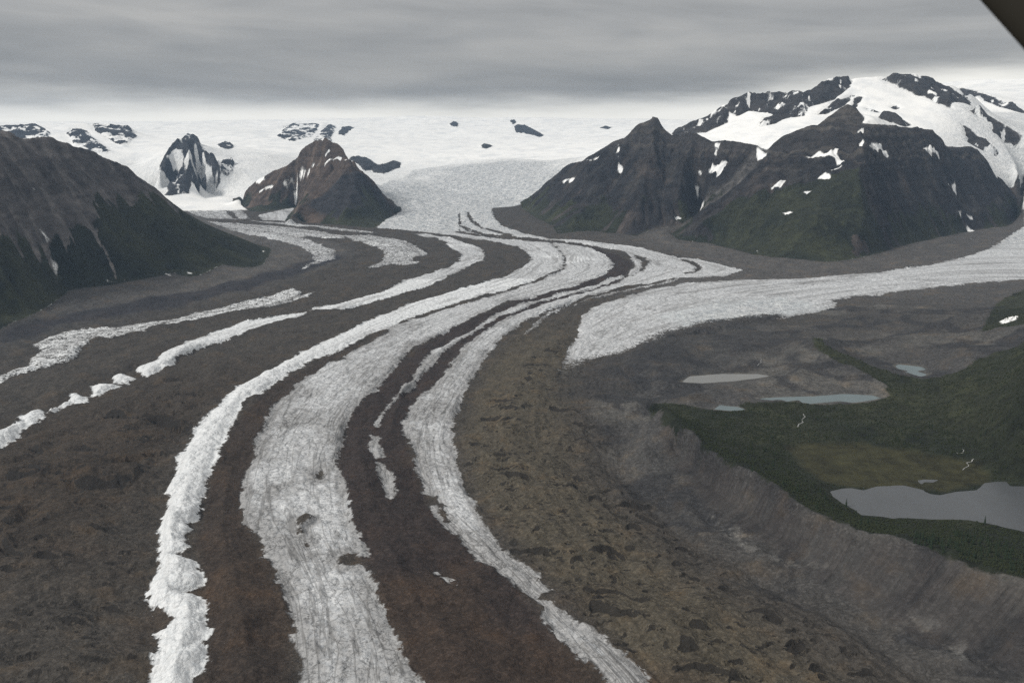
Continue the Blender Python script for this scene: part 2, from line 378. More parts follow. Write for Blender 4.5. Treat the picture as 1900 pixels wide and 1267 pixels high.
line('Z', [(1160,700,6),(1190,715,-12),(1172,738,-22),(1150,732,-8)])
line('Z', [(1575,640,24),(1650,665,16),(1740,680,24)])
line('Z', [(1560,590,16),(1700,575,22),(1800,560,34),(1860,545,44),(1900,538,60),(1990,520,80)])
line('Z', [(1620,620,22),(1740,620,30),(1815,620,44)])
line('Z', [(1870,580,90),(1900,570,120),(1990,560,190)])
# right debris lobe and medial moraine swells
line('Z', [(1050,620,14),(1010,670,14),(980,720,16),(950,800,18),(960,880,18),(1000,960,18),(1080,1050,18),(1200,1150,16),(1320,1230,16),(1400,1290,16)])
line('Z', [(665,830,12),(680,900,13),(710,990,14),(760,1090,16),(830,1180,16),(900,1280,16)])
line('Z', [(760,690,10),(740,740,11),(725,800,11)])
line('Z', [(420,880,9),(410,960,10),(420,1050,12),(450,1150,14),(470,1260,16)])
line('Z', [(250,790,14),(180,860,16),(130,960,18),(100,1080,18),(90,1200,18),(80,1300,18)])
line('Z', [(90,740,12),(180,690,11),(300,640,10)])
line('Z', [(350,640,10),(200,780,10),(60,880,12)])

# ------------------------------------------------------------------ solve the relief on a coarse polar grid
TH0, TH1 = R(-37.0), R(37.0)
R0, R1 = 960.0, 23500.0
DT = 0.002
NT_ = int((TH1 - TH0) / DT) + 1
NRc = int(math.log(R1 / R0) / DT) + 1
cm = np.zeros((NRc, NT_)); cv = np.zeros((NRc, NT_))
for ln_ in CON:
    a = np.array(ln_)
    ss_, zz = [], []
    xy = np.c_[a[:, 1] * np.sin(a[:, 0]), a[:, 1] * np.cos(a[:, 0])]
    for i in range(len(a) - 1):
        L = np.hypot(*(xy[i + 1] - xy[i])) / (min(a[i, 1], a[i + 1, 1]) * DT)
        t = np.linspace(0, 1, int(L * 2.5) + 2)[:, None]
        ss_.append(xy[i] * (1 - t) + xy[i + 1] * t)
        zz.append((a[i, 2] * (1 - t) + a[i + 1, 2] * t)[:, 0])
    xy = np.concatenate(ss_); zz = np.concatenate(zz)
    th = np.arctan2(xy[:, 0], xy[:, 1]); rr = np.hypot(xy[:, 0], xy[:, 1])
    j = np.rint((th - TH0) / DT).astype(int); i = np.rint(np.log(rr / R0) / DT).astype(int)
    ok = (i >= 0) & (i < NRc) & (j >= 0) & (j < NT_)
    np.add.at(cm, (i[ok], j[ok]), 1); np.add.at(cv, (i[ok], j[ok]), zz[ok])


def solve(cm, cv, depth):
    n, m_ = cm.shape
    has = cm > 0
    val = np.where(has, cv / np.maximum(cm, 1), 0)
    if depth == 0 or min(n, m_) < 8:
        u = np.full((n, m_), val[has].mean() if has.any() else 0.0)
        it = 400
    else:
        pn, pm = n + n % 2, m_ + m_ % 2
        a = np.zeros((pn, pm)); b = np.zeros((pn, pm))
        a[:n, :m_] = has; b[:n, :m_] = np.where(has, val, 0)
        a = a.reshape(pn // 2, 2, pm // 2, 2).sum((1, 3)); b = b.reshape(pn // 2, 2, pm // 2, 2).sum((1, 3))
        c = solve(a, b, depth - 1)
        u = np.repeat(np.repeat(c, 2, 0), 2, 1)[:n, :m_]
        it = 60
    u = np.where(has, val, u)
    for _ in range(it):
        p = np.pad(u, 1, mode='edge')
        u = 0.25 * (p[:-2, 1:-1] + p[2:, 1:-1] + p[1:-1, :-2] + p[1:-1, 2:])
        u = np.where(has, val, u)
    return u


ZC = solve(cm, cv, 7)
for _ in range(1):                               # soften the drawn lines a little
    p = np.pad(ZC, 1, mode='edge')
    ZC = 0.5 * ZC + 0.125 * (p[:-2, 1:-1] + p[2:, 1:-1] + p[1:-1, :-2] + p[1:-1, 2:])
RC = R0 * np.exp(np.arange(NRc) * DT)


def bil(A, th, r):
    fj = np.clip((th - TH0) / DT, 0, NT_ - 1.001); fi = np.clip(np.log(r / R0) / DT, 0, NRc - 1.001)
    i = fi.astype(int); j = fj.astype(int); a = fi - i; b = fj - j
    return (A[i, j] * (1 - a) * (1 - b) + A[i + 1, j] * a * (1 - b) + A[i, j + 1] * (1 - a) * b + A[i + 1, j + 1] * a * b)


def hit(px, py):
    """where a ray meets the relief"""
    th, s = ray(px, py)
    th = min(max(th, TH0), TH1)
    z = bil(ZC, np.full(NRc, th), RC)
    g = H + s * RC - z
    k = np.nonzero(g <= 0)[0]
    k = k[0] if len(k) else int(np.argmin(g / RC))
    if k > 0 and g[k] < 0 < g[k - 1]:
        f = g[k - 1] / (g[k - 1] - g[k]); r = RC[k - 1] + f * (RC[k] - RC[k - 1])
    else:
        r = RC[k]
    return th, r


def P(pt):
    th, r = (at_d(*pt)[:2] if len(pt) == 3 else hit(*pt))
    return (r * math.sin(th), r * math.cos(th))


def PW(lst):
    return [P(q) for q in lst]


def W(ln_):
    return [(r * math.sin(t), r * math.cos(t)) for t, r, z in ln_]


print('relief solved', round(time.time() - T0, 1))

# ------------------------------------------------------------------ the fine grid
NCOL = 1000
th = np.linspace(TH0 + 0.002, TH1 - 0.002, NCOL)
rows = []
r = 985.0
while r < 23300:
    rows.append(r)
    step = r * r / (H * 886.0) * 1.12
    r += min(step, 14.0 if r < 10000 else 14.0 + (r - 10000) * 0.0075)
rows = np.array(rows)
NROW = len(rows)
THg, RG = np.meshgrid(th, rows)
X = (RG * np.sin(THg)); Y = (RG * np.cos(THg))
ZB = bil(ZC, THg, RG)
shape = X.shape
print('grid', shape, X.size)
GXc, GYc = X.astype(f4), Y.astype(f4)


def seg_sdf(poly, closed=True, margin=120.0, fill=-200.0, width=None):
    """signed distance in metres (inside positive) to a closed outline, or width minus distance for an open line"""
    A = np.array(poly); B = np.roll(A, -1, 0)
    if not closed:
        A, B = A[:-1], B[:-1]
    out = np.full(shape, fill, f4)
    rr_ = np.hypot(A[:, 0], A[:, 1]); tt_ = np.arctan2(A[:, 0], A[:, 1])
    mrg = margin + (width or 0)
    i0, i1 = np.searchsorted(rows, [rr_.min() - mrg, rr_.max() + mrg])
    tm = mrg / max(rr_.min(), 900)
    j0, j1 = np.searchsorted(th, [tt_.min() - tm, tt_.max() + tm])
    if i1 <= i0 or j1 <= j0:
        return out
    x = GXc[i0:i1, j0:j1]; y = GYc[i0:i1, j0:j1]
    dmin = np.full(x.shape, 1e12, f4); ins = np.zeros(x.shape, bool)
    for (ax, ay), (bx, by) in zip(A.astype(f4), B.astype(f4)):
        ex, ey = bx - ax, by - ay
        L2 = ex * ex + ey * ey + f4(1e-6)
        t = np.clip(((x - ax) * ex + (y - ay) * ey) / L2, 0, 1)
        q = (x - ax - t * ex) ** 2 + (y - ay - t * ey) ** 2
        np.minimum(dmin, q, out=dmin)
        if closed and ay != by:
            c = ((ay > y) != (by > y)) & (x < (bx - ax) * (y - ay) / (by - ay) + ax)
            ins ^= c
    dd = np.sqrt(dmin)
    out[i0:i1, j0:j1] = np.where(ins, dd, -dd) if closed else (width - dd)
    return out


xf, yf = GXc, GYc
nz_a = fbm(xf, yf, 45, 4, 1)           # ragged edges
nz_b = fbm(xf, yf, 180, 4, 2)
nz_big = fbm(xf, yf, 700, 3, 4)
rag = 0.58 * np.clip(RG / 2500.0, 0.7, 2.2).astype(f4)

# ice ------------------------------------------------------------
ice_names = list(ICE)
ice_each = {}
ice = np.full(shape, -200, f4); ice_id = np.full(shape, -1, np.int16)
for k, nm in enumerate(ice_names):
    s = seg_sdf([(g[1] * math.sin(g[0]), g[1] * math.cos(g[0])) for g in (at_g(*q) for q in ICE[nm])])
    up = s > ice
    ice = np.where(up, s, ice); ice_id[up] = k
    if nm == 'H':
        sH = s
for p in DARK:
    s = seg_sdf([(g[1] * math.sin(g[0]), g[1] * math.cos(g[0])) for g in (at_g(*q) for q in p)])
    ice = np.minimum(ice, -s)
ice = ice + (nz_a * 16 + fbm(xf, yf, 16, 2, 9) * 5) * rag
# the tongue of the right glacier fades out in dirt
fade_ = seg_sdf(PW([(1020,730),(1040,690),(1100,672),(1170,655),(1238,622),(1330,600),(1440,588),(1440,640),(1300,700),(1100,740)]), fill=-200, margin=150)

fade = fade_
ice = np.where(ice_id == ice_names.index('H'), ice - sstep(fade, -70, 90) * (14 + 70 * nz_a + 70 * fbm(xf, yf, 14, 3, 12)), ice)

# mountains -------------------------------------------------------
m_L = seg_sdf(W(L1R) + W(L1B), margin=400) + 60
m_C = seg_sdf(W(CR) + W(CF) + W(CB)[::-1], margin=300) + 30
m_R = seg_sdf(W(RR) + W(RP)[1:] + W(RB)[::-1], margin=300) + 22
split_R = seg_sdf([P(q) for q in [(1200,470),(1262,416),(1300,393),(1345,360),(1375,332),(1403,300)]] + W(RP)[:2] + [(at_d(1400,220,9000)[1] * math.sin(at_d(1400,220,9000)[0]), 9000.0), (500.0, 12000.0), (-800.0, 12000.0), (-200.0, 7000.0)], margin=3000)
NUN = seg_sdf(PW([(297,316),(299,300),(310,284),(325,270),(336,262),(345,254),(360,262),(372,280),(396,292),(402,306),(404,324),(385,332),(370,345),(345,357),(312,362),(311,340),(306,322)]), margin=200)
rock_polys = [
 [(405,268),(420,264),(432,270),(428,278),(414,276)], [(410,304),(425,301),(436,305),(432,318),(420,328),(412,318)],
 [(342,258),(347,248),(355,252),(354,258)],
 [(128,247),(140,240),(158,244),(176,262),(200,281),(190,283),(168,274),(150,276),(140,262)],
 [(0,236,15000),(30,233,15000),(70,232,15000),(88,250),(92,262),(70,268),(40,262),(0,262)],
 [(174,232,15150),(240,233,15200),(250,252),(236,268),(228,270),(205,258),(188,248)],
 [(517,252),(530,236),(548,230),(590,231),(580,248),(556,258),(540,262),(528,258)],
 [(586,262),(598,244),(612,232),(622,236),(612,252),(600,260)],
 [(626,250),(634,236),(646,234),(656,238),(644,246),(638,252)],
 [(834,230),(842,225),(850,229),(848,236),(838,235)],
 [(954,236),(960,231),(978,235),(994,243),(1008,252),(1002,255),(984,250),(958,247)],
 [(946,225),(954,222),(958,228),(952,231)],
 [(893,269),(900,268),(915,271),(902,277),(895,275)],
 [(1112,238),(1122,235),(1136,236),(1128,241)],
 [(648,296),(660,290),(682,294),(692,300),(700,306),(714,304),(730,298),(744,302),(742,312),(726,318),(710,323),(690,316),(676,318),(664,306)],
]
R3P = [
 [(1247,246,10000),(1260,236,10000),(1312,212,10000),(1340,193,10000),(1350,205),(1346,228),(1310,245),(1290,248),(1262,252)],
 [(1343,192,10000),(1399,180,10100),(1465,184,10200),(1486,172,10300),(1527,151,10500),(1580,143,10700),(1576,160),(1550,182),(1520,194),(1497,198),(1488,215),(1450,220),(1448,214),(1420,208),(1390,206),(1370,214),(1355,205)],
 [(1408,236),(1420,218),(1450,208),(1480,190),(1496,200),(1488,213),(1455,220),(1440,228)],
 [(1521,212),(1545,190),(1582,176),(1580,182),(1556,200),(1530,212)],
 [(1577,198),(1590,182),(1596,180),(1592,192),(1584,202)],
 [(1638,141,10800),(1711,145,11100),(1756,154,11200),(1798,184),(1800,194),(1770,190),(1762,200),(1740,192),(1715,178),(1700,176),(1665,160)],
 [(1800,205),(1826,210),(1850,222),(1880,240),(1900,254),(1890,258),(1862,244),(1846,240),(1842,224),(1815,214)],
 [(1790,234),(1800,240),(1812,252),(1832,262),(1850,282),(1846,288),(1826,278),(1798,262)],
 [(1845,244),(1860,240),(1872,252),(1862,258)],
 [(1762,156,13300),(1790,160,13250),(1830,176,13050),(1880,196,12800),(1900,206,12700),(1896,210),(1860,200),(1822,182),(1790,184)],
 [(1630,218),(1660,214),(1685,230),(1676,234),(1650,226)],
 [(1610,202),(1618,204),(1628,208),(1616,206)], [(1654,199),(1662,196),(1668,200),(1660,203)],
]
mR3 = np.full(shape, -200, f4)
for p in R3P:
    mR3 = np.maximum(mR3, seg_sdf(PW(p), margin=200))
r3n = fbm(xf, yf, 130, 4, 21) * 55
mR3 = mR3 + 10 + r3n * 0.55
nun = NUN.copy()
nun_n = fbm(xf, yf, 160, 4, 22) * 45
nun = nun + 15 + nun_n
small_rock = np.full(shape, -200, f4); small_id = np.full(shape, -1, np.int16)
for k, p in enumerate(rock_polys):
    s = seg_sdf(PW(p), margin=200)
    s = np.where(s > -150, s + nun_n * 0.8 * (1.3 if k < 9 else 0.5) + (30 if 3 <= k <= 7 else 0), -200)
    if k == 4:
        s = np.where(RG > 12000, s, -200)
    up = s > small_rock
    small_rock = np.where(up, s, small_rock); small_id[up] = k
rock = np.maximum.reduce([m_L, m_C, m_R, mR3, nun, small_rock])

# which ground is permanently white: the ice cap, the snow slopes, the icefalls
fall_top = np.interp(THg, [at_d(x, 0, 1)[0] for x in (300, 672, 760, 830, 960, 1090, 1200)], [12500, 12300, 12900, 13300, 13500, 13300, 13000])
icefall_lo = seg_sdf([P(q) for q in [(700,424),(712,408),(736,396),(742,388),(720,364),(690,340),(668,327),(760,316),(830,306),(960,294),(1082,291),(1050,310),(1018,338),(985,366),(965,380),(915,386),(850,386),(852,430),(800,428)]], margin=1500, fill=-1500)
snowfield = ((RG - 9300) / 10.0).astype(f4)
right_back = seg_sdf([P((1893,386)), P((1902,421)), (at_g(1990,408)[1] * math.sin(at_g(1990,408)[0]), at_g(1990,408)[1] * math.cos(at_g(1990,408)[0])), (9000.0, 11000.0), (-300.0, 11000.0)] + W(RR)[9:] + W(RP)[1:], margin=600, fill=-500)
left_back = seg_sdf([P(q) for q in [(437,371),(380,363),(312,365),(240,372)]] + [(-9000, 9000), (-9000, 16000), (0, 16000), (-1500, 10000)], margin=600, fill=-500)
white = np.maximum.reduce([icefall_lo, right_back, left_back, np.minimum(snowfield, 300)])
white = np.where(RG > 9600, np.maximum(white, 50), white)
white = white + nz_a * 8
snow = np.where(rock > 0, -np.abs(rock), np.maximum(white, -200))
snow = np.minimum(snow, np.where(rock > -200, -rock, 200))

# snow patches on the rock faces
PATCH = [
 ('L', [(100,490),(106,488),(118,491),(112,494)]), ('L', [(299,501),(306,506),(318,509),(324,513),(312,514),(304,509)]),
 ('L', [(193,519),(200,520),(212,524),(205,525)]), ('L', [(344,503),(352,506),(358,509),(350,508)]),
 ('L', [(61,357),(66,359),(72,366),(66,364)]), ('L', [(75,429),(84,438),(93,447),(84,441)]),
 ('C', [(515,344),(522,338),(532,336),(547,336),(540,342),(528,349),(518,349)]), ('C', [(528,326),(540,318),(543,320),(530,332),(516,339),(524,331)]),
 ('C', [(540,333),(556,323),(566,318),(575,318),(568,325),(556,330),(545,336)]), ('C', [(470,341),(490,333),(494,334),(474,342)]),
 ('C', [(484,354),(500,346),(505,345),(492,353)]), ('C', [(602,307),(612,298),(617,298),(612,306),(604,309)]),
 ('C', [(618,299),(626,293),(633,294),(630,298)]), ('C', [(632,310),(645,304),(652,308),(646,315)]), ('C', [(577,313),(586,304),(588,305),(580,314)]),
 ('C', [(608,281),(611,277),(612,281),(606,286)]),
 ('P', [(1043,341),(1049,335),(1065,333),(1058,338),(1046,343)]), ('P', [(1082,301),(1098,299),(1114,291),(1108,298),(1098,301)]),
 ('P', [(1147,270),(1150,276),(1148,300),(1153,311),(1149,313),(1146,300)]), ('P', [(1298,319),(1304,323),(1312,329),(1306,328)]),
 ('P', [(1311,318),(1318,316),(1322,306),(1328,310),(1340,299),(1345,299),(1338,316),(1333,325),(1322,320),(1316,324)]),
 ('P', [(1328,268),(1336,267),(1330,275),(1327,290),(1324,293),(1326,276)]), ('P', [(1291,346),(1296,350),(1294,353)]), ('P', [(1300,386),(1306,381),(1303,388)]),
 ('P', [(1252,403),(1258,399),(1262,402),(1254,406)]),
 ('Q', [(1493,300),(1508,292),(1520,288),(1533,291),(1548,285),(1555,281),(1552,292),(1560,298),(1568,302),(1558,306),(1545,303),(1530,304),(1522,297),(1500,300)]),
 ('Q', [(1593,272),(1600,265),(1604,268),(1598,274)]), ('Q', [(1608,274),(1618,262),(1622,268),(1634,270),(1639,280),(1648,292),(1636,284),(1624,276),(1614,272)]),
 ('Q', [(1712,278),(1722,277),(1740,282),(1742,286),(1732,293),(1720,286)]), ('Q', [(1433,347),(1444,343),(1456,336),(1450,345),(1440,348)]),
 ('Q', [(1516,334),(1530,327),(1545,331),(1540,335),(1524,336)]), ('Q', [(1486,365),(1498,359),(1507,360),(1498,369),(1494,366)]),
 ('Q', [(1452,398),(1464,394),(1473,397),(1462,400)]), ('Q', [(1540,318),(1556,312),(1562,306),(1558,314),(1548,322)]),
 ('Q', [(1767,345),(1772,340),(1774,347),(1770,352)]), ('Q', [(1781,389),(1790,394),(1804,402),(1796,400)]), ('Q', [(1752,332),(1758,335),(1761,338),(1755,336)]),
 ('Q', [(1797,425),(1804,425),(1808,428),(1801,432)]), ('Q', [(1792,444),(1802,443),(1812,445),(1802,447)]), ('Q', [(1840,316),(1850,320),(1853,328),(1846,327)]),
 ('Q', [(1400,466),(1406,462),(1410,467),(1404,471)]), ('Q', [(1597,241),(1603,240),(1601,246),(1596,245)]),
 ('S', [(1858,596),(1868,590),(1887,588),(1886,594),(1872,598),(1862,601)]), ('S', [(1881,565),(1890,564),(1900,566),(1890,568)]),
 ('V', [(471,481),(482,478),(491,479),(484,483)]), ('V', [(484,465),(492,464),(494,467),(487,468)]),
 ('N', [(307,294),(318,284),(326,281),(336,284),(344,294),(356,292),(352,302),(340,312),(332,318),(326,306),(318,298)]),
 ('N', [(352,316),(362,308),(372,302),(384,304),(392,318),(402,328),(398,342),(384,336),(370,334),(360,326)]),
 ('N', [(292,342),(310,335),(328,335),(318,346),(300,352)]),
]
pat = np.full(shape, -200, f4); pat_id = np.full(shape, -1, np.int16)
for k, (own, p) in enumerate(PATCH):
    s = seg_sdf(PW(p), margin=80)
    up = s > pat
    pat = np.where(up, s, pat); pat_id[up] = k
pat = pat + nz_a * 8 + 3
run = fbm((THg * 9500).astype(f4) + 30 * nz_b, (RG * 0.5).astype(f4), 70, 5, 23, gain=0.6)
far_rock = np.maximum(np.maximum(mR3, nun), np.where((small_id < 8) & (m_L < 0), small_rock, -200))
snow = np.where(far_rock > 0, np.maximum(snow, run * 66 - 17 + (13 * (small_id >= 3) - 6 * (small_id == 4)) * (small_id < 8) * (small_rock > mR3) + np.clip((ZB - 1330) * 0.10, 0, 14) * (mR3 > 0) - 6 * (nun > 0)), snow)  # whiter towards the summit: extra snow paints in the cloud veil over the rock
for p in [[(1403,272),(1412,278),(1424,284),(1420,292),(1406,300),(1403,290)]]:
    snow = np.maximum(snow, seg_sdf(PW(p), margin=100))
print('masks', round(time.time() - T0, 1))

# greenery -------------------------------------------------------
vegn = fbm(xf, yf, 260, 5, 31)
veg_r = np.maximum(seg_sdf(PW(VEG), margin=200), seg_sdf(PW(VEG2), margin=100)) + nz_a * 14 + nz_b * 14
tree_line = 430 + 130 * fbm(xf, yf, 420, 4, 33)
veg_L = np.where(m_L > 0, np.clip((tree_line * (0.75 + 0.25 * sstep(xf, -2600, -1900)) - ZB) * 0.5 + vegn * 70 - 15, -200, 60), -200)
veg_Q = seg_sdf(PW([(1262,440),(1290,420),(1361,379),(1406,352),(1480,352),(1530,335),(1575,322),(1600,345),(1620,395),(1690,430),(1740,436),(1677,452),(1607,473),(1560,480),(1527,484),(1468,478),(1399,470),(1329,452)]), margin=300) + vegn * 120 + nz_a * 20
veg_C = np.where(m_C > 0, np.clip((290 - ZB) * 0.3 + vegn * 70 - 40, -200, 60), -200) * 1.0
veg_P = np.where(m_R > 0, np.clip((330 - ZB) * 0.3 + vegn * 80 - 55, -200, 60), -200)
veg = np.maximum.reduce([veg_r, veg_L, veg_Q, veg_C, veg_P])
veg_r = veg_r - 90 * np.maximum(0, fbm(xf, yf, 110, 4, 35) - 0.20)
meadow = seg_sdf(PW(MEADOW), margin=120) + nz_b * 50 + nz_a * 10

# lakes sink a little under their water --------------------------------
lake_sdf = []
for q in LAKES:
    lake_sdf.append(seg_sdf([(g[1] * math.sin(g[0]), g[1] * math.cos(g[0])) for g in (at_z(x, y, q['z']) for x, y in q['poly'])], margin=90) + nz_a * 3.0)

lake_all = np.maximum.reduce(lake_sdf)
veg = veg - 50 * sstep(lake_all, -10, -2)
# flow lines ------------------------------------------------------
pm = np.zeros((NRc, NT_)); pv = np.zeros((NRc, NT_))


def flow_line(px, val):
    g = np.array([at_g(*q) for q in px])
    for i in range(len(g) - 1):
        t = np.linspace(0, 1, 400)[:, None]
        a = np.c_[g[i, 1] * np.sin(g[i, 0]), g[i, 1] * np.cos(g[i, 0])]; b = np.c_[g[i + 1, 1] * np.sin(g[i + 1, 0]), g[i + 1, 1] * np.cos(g[i + 1, 0])]
        q = a * (1 - t) + b * t
        j = np.rint((np.arctan2(q[:, 0], q[:, 1]) - TH0) / DT).astype(int); i_ = np.rint(np.log(np.hypot(q[:, 0], q[:, 1]) / R0) / DT).astype(int)
        ok = (i_ >= 0) & (i_ < NRc) & (j >= 0) & (j < NT_)
        np.add.at(pm, (i_[ok], j[ok]), 1); np.add.at(pv, (i_[ok], j[ok]), val)


flow_line([(-100,640),(0,612),(200,565),(400,520),(520,490),(600,455),(480,432),(380,412),(300,364)], 0)
flow_line([(-60,735),(50,695),(190,620),(300,600),(480,562),(640,500),(700,470),(600,440),(480,425),(400,410),(340,364)], 180)
flow_line([(-30,830),(60,775),(200,705),(350,645),(560,585),(720,548),(830,505),(880,478),(800,442),(640,427),(500,408)], 380)
flow_line([(278,1267),(292,1100),(295,1000),(330,860),(400,760),(510,684),(640,619),(776,560),(932,517),(983,485),(932,453),(800,434),(700,424),(720,400)], 640)
flow_line([(370,1267),(385,1170),(365,1000),(390,885),(430,800),(500,719),(640,648),(776,586),(932,541),(1044,499),(1030,460),(940,440),(850,425),(790,400)], 760)
flow_line([(545,1290),(530,1120),(450,966),(476,830),(560,710),(720,612),(880,558),(1030,510),(1055,478),(1020,452),(930,442),(840,410),(800,385)], 900)
flow_line([(790,1290),(700,1091),(651,973),(625,862),(651,771),(738,677),(828,615),(967,557),(1106,517),(1137,490),(1089,460),(967,446),(850,428),(836,400),(845,378)], 1160)
flow_line([(1130,1290),(946,1080),(797,945),(768,868),(750,800),(821,698),(891,622),(1002,567),(1145,527),(1176,490),(1100,456),(967,440),(870,420),(855,390)], 1420)
flow_line([(1225,1290),(995,1070),(877,931),(840,810),(891,684),(967,601),(1071,557),(1260,517),(1375,505),(1240,475),(1141,454),(1019,443),(932,420),(912,386)], 1640)
flow_line([(1500,1290),(1200,1080),(1040,900),(1010,760),(1050,620),(1150,555),(1300,524),(1600,500),(1850,440)], 2100)
flow_line([(1800,1290),(1560,1150),(1300,1000),(1165,880),(1130,760),(1150,700),(1250,640),(1500,600),(1700,560),(1900,530)], 2500)
flow_line(CREST and [(x, y) for x, y, z in CREST], 2800)
PS = solve((pm > 0) * 1.0, np.where(pm > 0, pv / np.maximum(pm, 1), 0), 7)
psi = bil(PS, THg, RG).astype(f4)
# distance along the flow: nearest point on the middle flow line
ml = np.array([at_g(*q) for q in [(790,1290),(700,1091),(651,973),(625,862),(651,771),(738,677),(828,615),(967,557),(1106,517),(1137,490),(1089,460),(967,446),(850,428),(836,400),(845,378)]])
mx = ml[:, 1] * np.sin(ml[:, 0]); my = ml[:, 1] * np.cos(ml[:, 0])
acc = np.r_[0, np.cumsum(np.hypot(np.diff(mx), np.diff(my)))]
thc = TH0 + np.arange(NT_) * DT
XC = RC[:, None] * np.sin(thc)[None]; YC = RC[:, None] * np.cos(thc)[None]
best = np.full(XC.shape, 1e18); sc_ = np.zeros(XC.shape)
for i in range(len(mx) - 1):
    ex, ey = mx[i + 1] - mx[i], my[i + 1] - my[i]
    t = np.clip(((XC - mx[i]) * ex + (YC - my[i]) * ey) / (ex * ex + ey * ey), 0, 1)
    q = (XC - mx[i] - t * ex) ** 2 + (YC - my[i] - t * ey) ** 2
    up = q < best
    best = np.where(up, q, best); sc_ = np.where(up, acc[i] + t * math.hypot(ex, ey), sc_)
for _ in range(25):
    p = np.pad(sc_, 1, mode='edge')
    sc_ = 0.25 * (p[:-2, 1:-1] + p[2:, 1:-1] + p[1:-1, :-2] + p[1:-1, 2:])
flow_s = bil(sc_, THg, RG).astype(f4)
print('flow', round(time.time() - T0, 1))

# ------------------------------------------------------------------ relief detail
Z = ZB.astype(f4).copy()
up_z = np.maximum(0, ZB - np.maximum(0, RG - 4500) * 0.02).astype(f4)
lake_all = np.maximum.reduce(lake_sdf)
is_rock = sstep(rock, -10, 40)
valley = sstep(-np.maximum(rock, (RG - 9000) / 10), -40, 60).astype(f4)
# bare mountain: gullies that run down the slope
ZSm = ZC.copy()
for _ in range(60):
    p = np.pad(ZSm, 1, mode='edge')
    ZSm = 0.25 * (p[:-2, 1:-1] + p[2:, 1:-1] + p[1:-1, :-2] + p[1:-1, 2:])
ZSf = bil(ZSm, THg, RG)
dZr = np.gradient(ZSf, rows, axis=0); dZt = np.gradient(ZSf, th, axis=1) / RG
gx = (dZr * np.sin(THg) + dZt * np.cos(THg)).astype(f4); gy = (dZr * np.cos(THg) - dZt * np.sin(THg)).astype(f4)
n0 = fbm(xf, yf, 520, 3, 41); n1_ = fbm(xf, yf, 520, 3, 42)


def erosion(mask, wave, octs, amp):
    idx = np.nonzero(mask)
    px = (xf[idx] / wave).astype(f4); py = (yf[idx] / wave).astype(f4)
    sx = gx[idx]; sy = gy[idx]
    L = np.sqrt(sx * sx + sy * sy) + 1e-4
    sc2 = np.clip(L, 0.25, 0.9) / L * 1.5
    dx_ = -sy * sc2 + n0[idx] * 0.8; dy_ = sx * sc2 + n1_[idx] * 0.8
    hx = np.zeros_like(px); hy = np.zeros_like(px); hh = np.zeros_like(px)
    a = 0.6; f = 1.0
    for o in range(octs):
        qx = px * f + 31.3 * o; qy = py * f + 17.7 * o
        ddx = dx_ + hy * 0.8; ddy = dy_ - hx * 0.8
        ix = np.floor(qx); iy = np.floor(qy); fx = qx - ix; fy = qy - iy
        ix = ix.astype(np.int32); iy = iy.astype(np.int32)
        va = np.zeros_like(qx); vx = np.zeros_like(qx); vy = np.zeros_like(qx); wt = np.zeros_like(qx)
        for i in (-1, 0, 1):
            for j in (-1, 0, 1):
                k0 = TAB[(ix + i) & 255, (iy + j + 50 * o) & 255]; k1 = TAB[(iy + j + 100) & 255, (ix + i + 77 + 50 * o) & 255]
                ppx = fx - i - (k0 - 0.5) * 0.7 - 0.5; ppy = fy - j - (k1 - 0.5) * 0.7 - 0.5
                w_ = np.exp(-2.0 * (ppx * ppx + ppy * ppy))
                mg = (ppx * ddx + ppy * ddy) * f4(2 * math.pi)
                va += np.cos(mg) * w_
                sn = np.sin(mg) * w_
                vx -= sn * ddx; vy -= sn * ddy
                wt += w_
        hh += va / wt * a; hx += vx / wt * a * f * 0.4; hy += vy / wt * a * f * 0.4
        a *= 0.5; f *= 2.0
    out = np.zeros(shape, f4)
    out[idx] = hh * amp
    return out


near_r = (RG < 12800) & (rock > -150)
er = erosion(near_r, 190.0, 4, 42.0)
er2 = erosion(near_r, 480.0, 2, 46.0)
print('erosion', er[near_r].std(), np.abs(gx[near_r]).mean())
mm = sstep(up_z, 8, 110).astype(f4)
cliff = fbm(xf, yf, 150, 4, 44, ridged=True)
crest_d = np.full(shape, 900, f4)
for ln_ in (W(RR), W(RP), W(L1R), W(CR)):
    crest_d = np.minimum(crest_d, -seg_sdf(ln_, closed=False, width=0.0, margin=200, fill=-900))
mtn_amp = is_rock * mm * (0.38 + 0.62 * sstep(crest_d, 10, 150))
Z += mtn_amp * (er2 * sstep(up_z, 20, 260) + er * (0.35 + 0.9 * sstep(nz_b + nz_big, -0.4, 0.5)) * (1 - 0.35 * sstep(veg, -20, 40)) + cliff * 26.0 * (1 - 0.6 * sstep(veg, -20, 40)) + fbm(xf, yf, 48, 3, 46, ridged=True) * 6)
Z -= (22 * sstep(mR3, -30, 30)).astype(f4)
Z += mtn_amp * sstep(RG, 7000, 14000) * (fbm(xf, yf, 240, 4, 45, ridged=True) * 26)
# strata of the plateau rock: small benches
bench = ZB + 12 * nz_b
st = np.abs(((bench / 62.0) % 1.0) - 0.5) * 2
Z += (is_rock * sstep(m_R, 20, 80) * sstep(ZB, 480, 700) * (sstep(st, 0.2, 0.8) - 0.5) * 16).astype(f4)
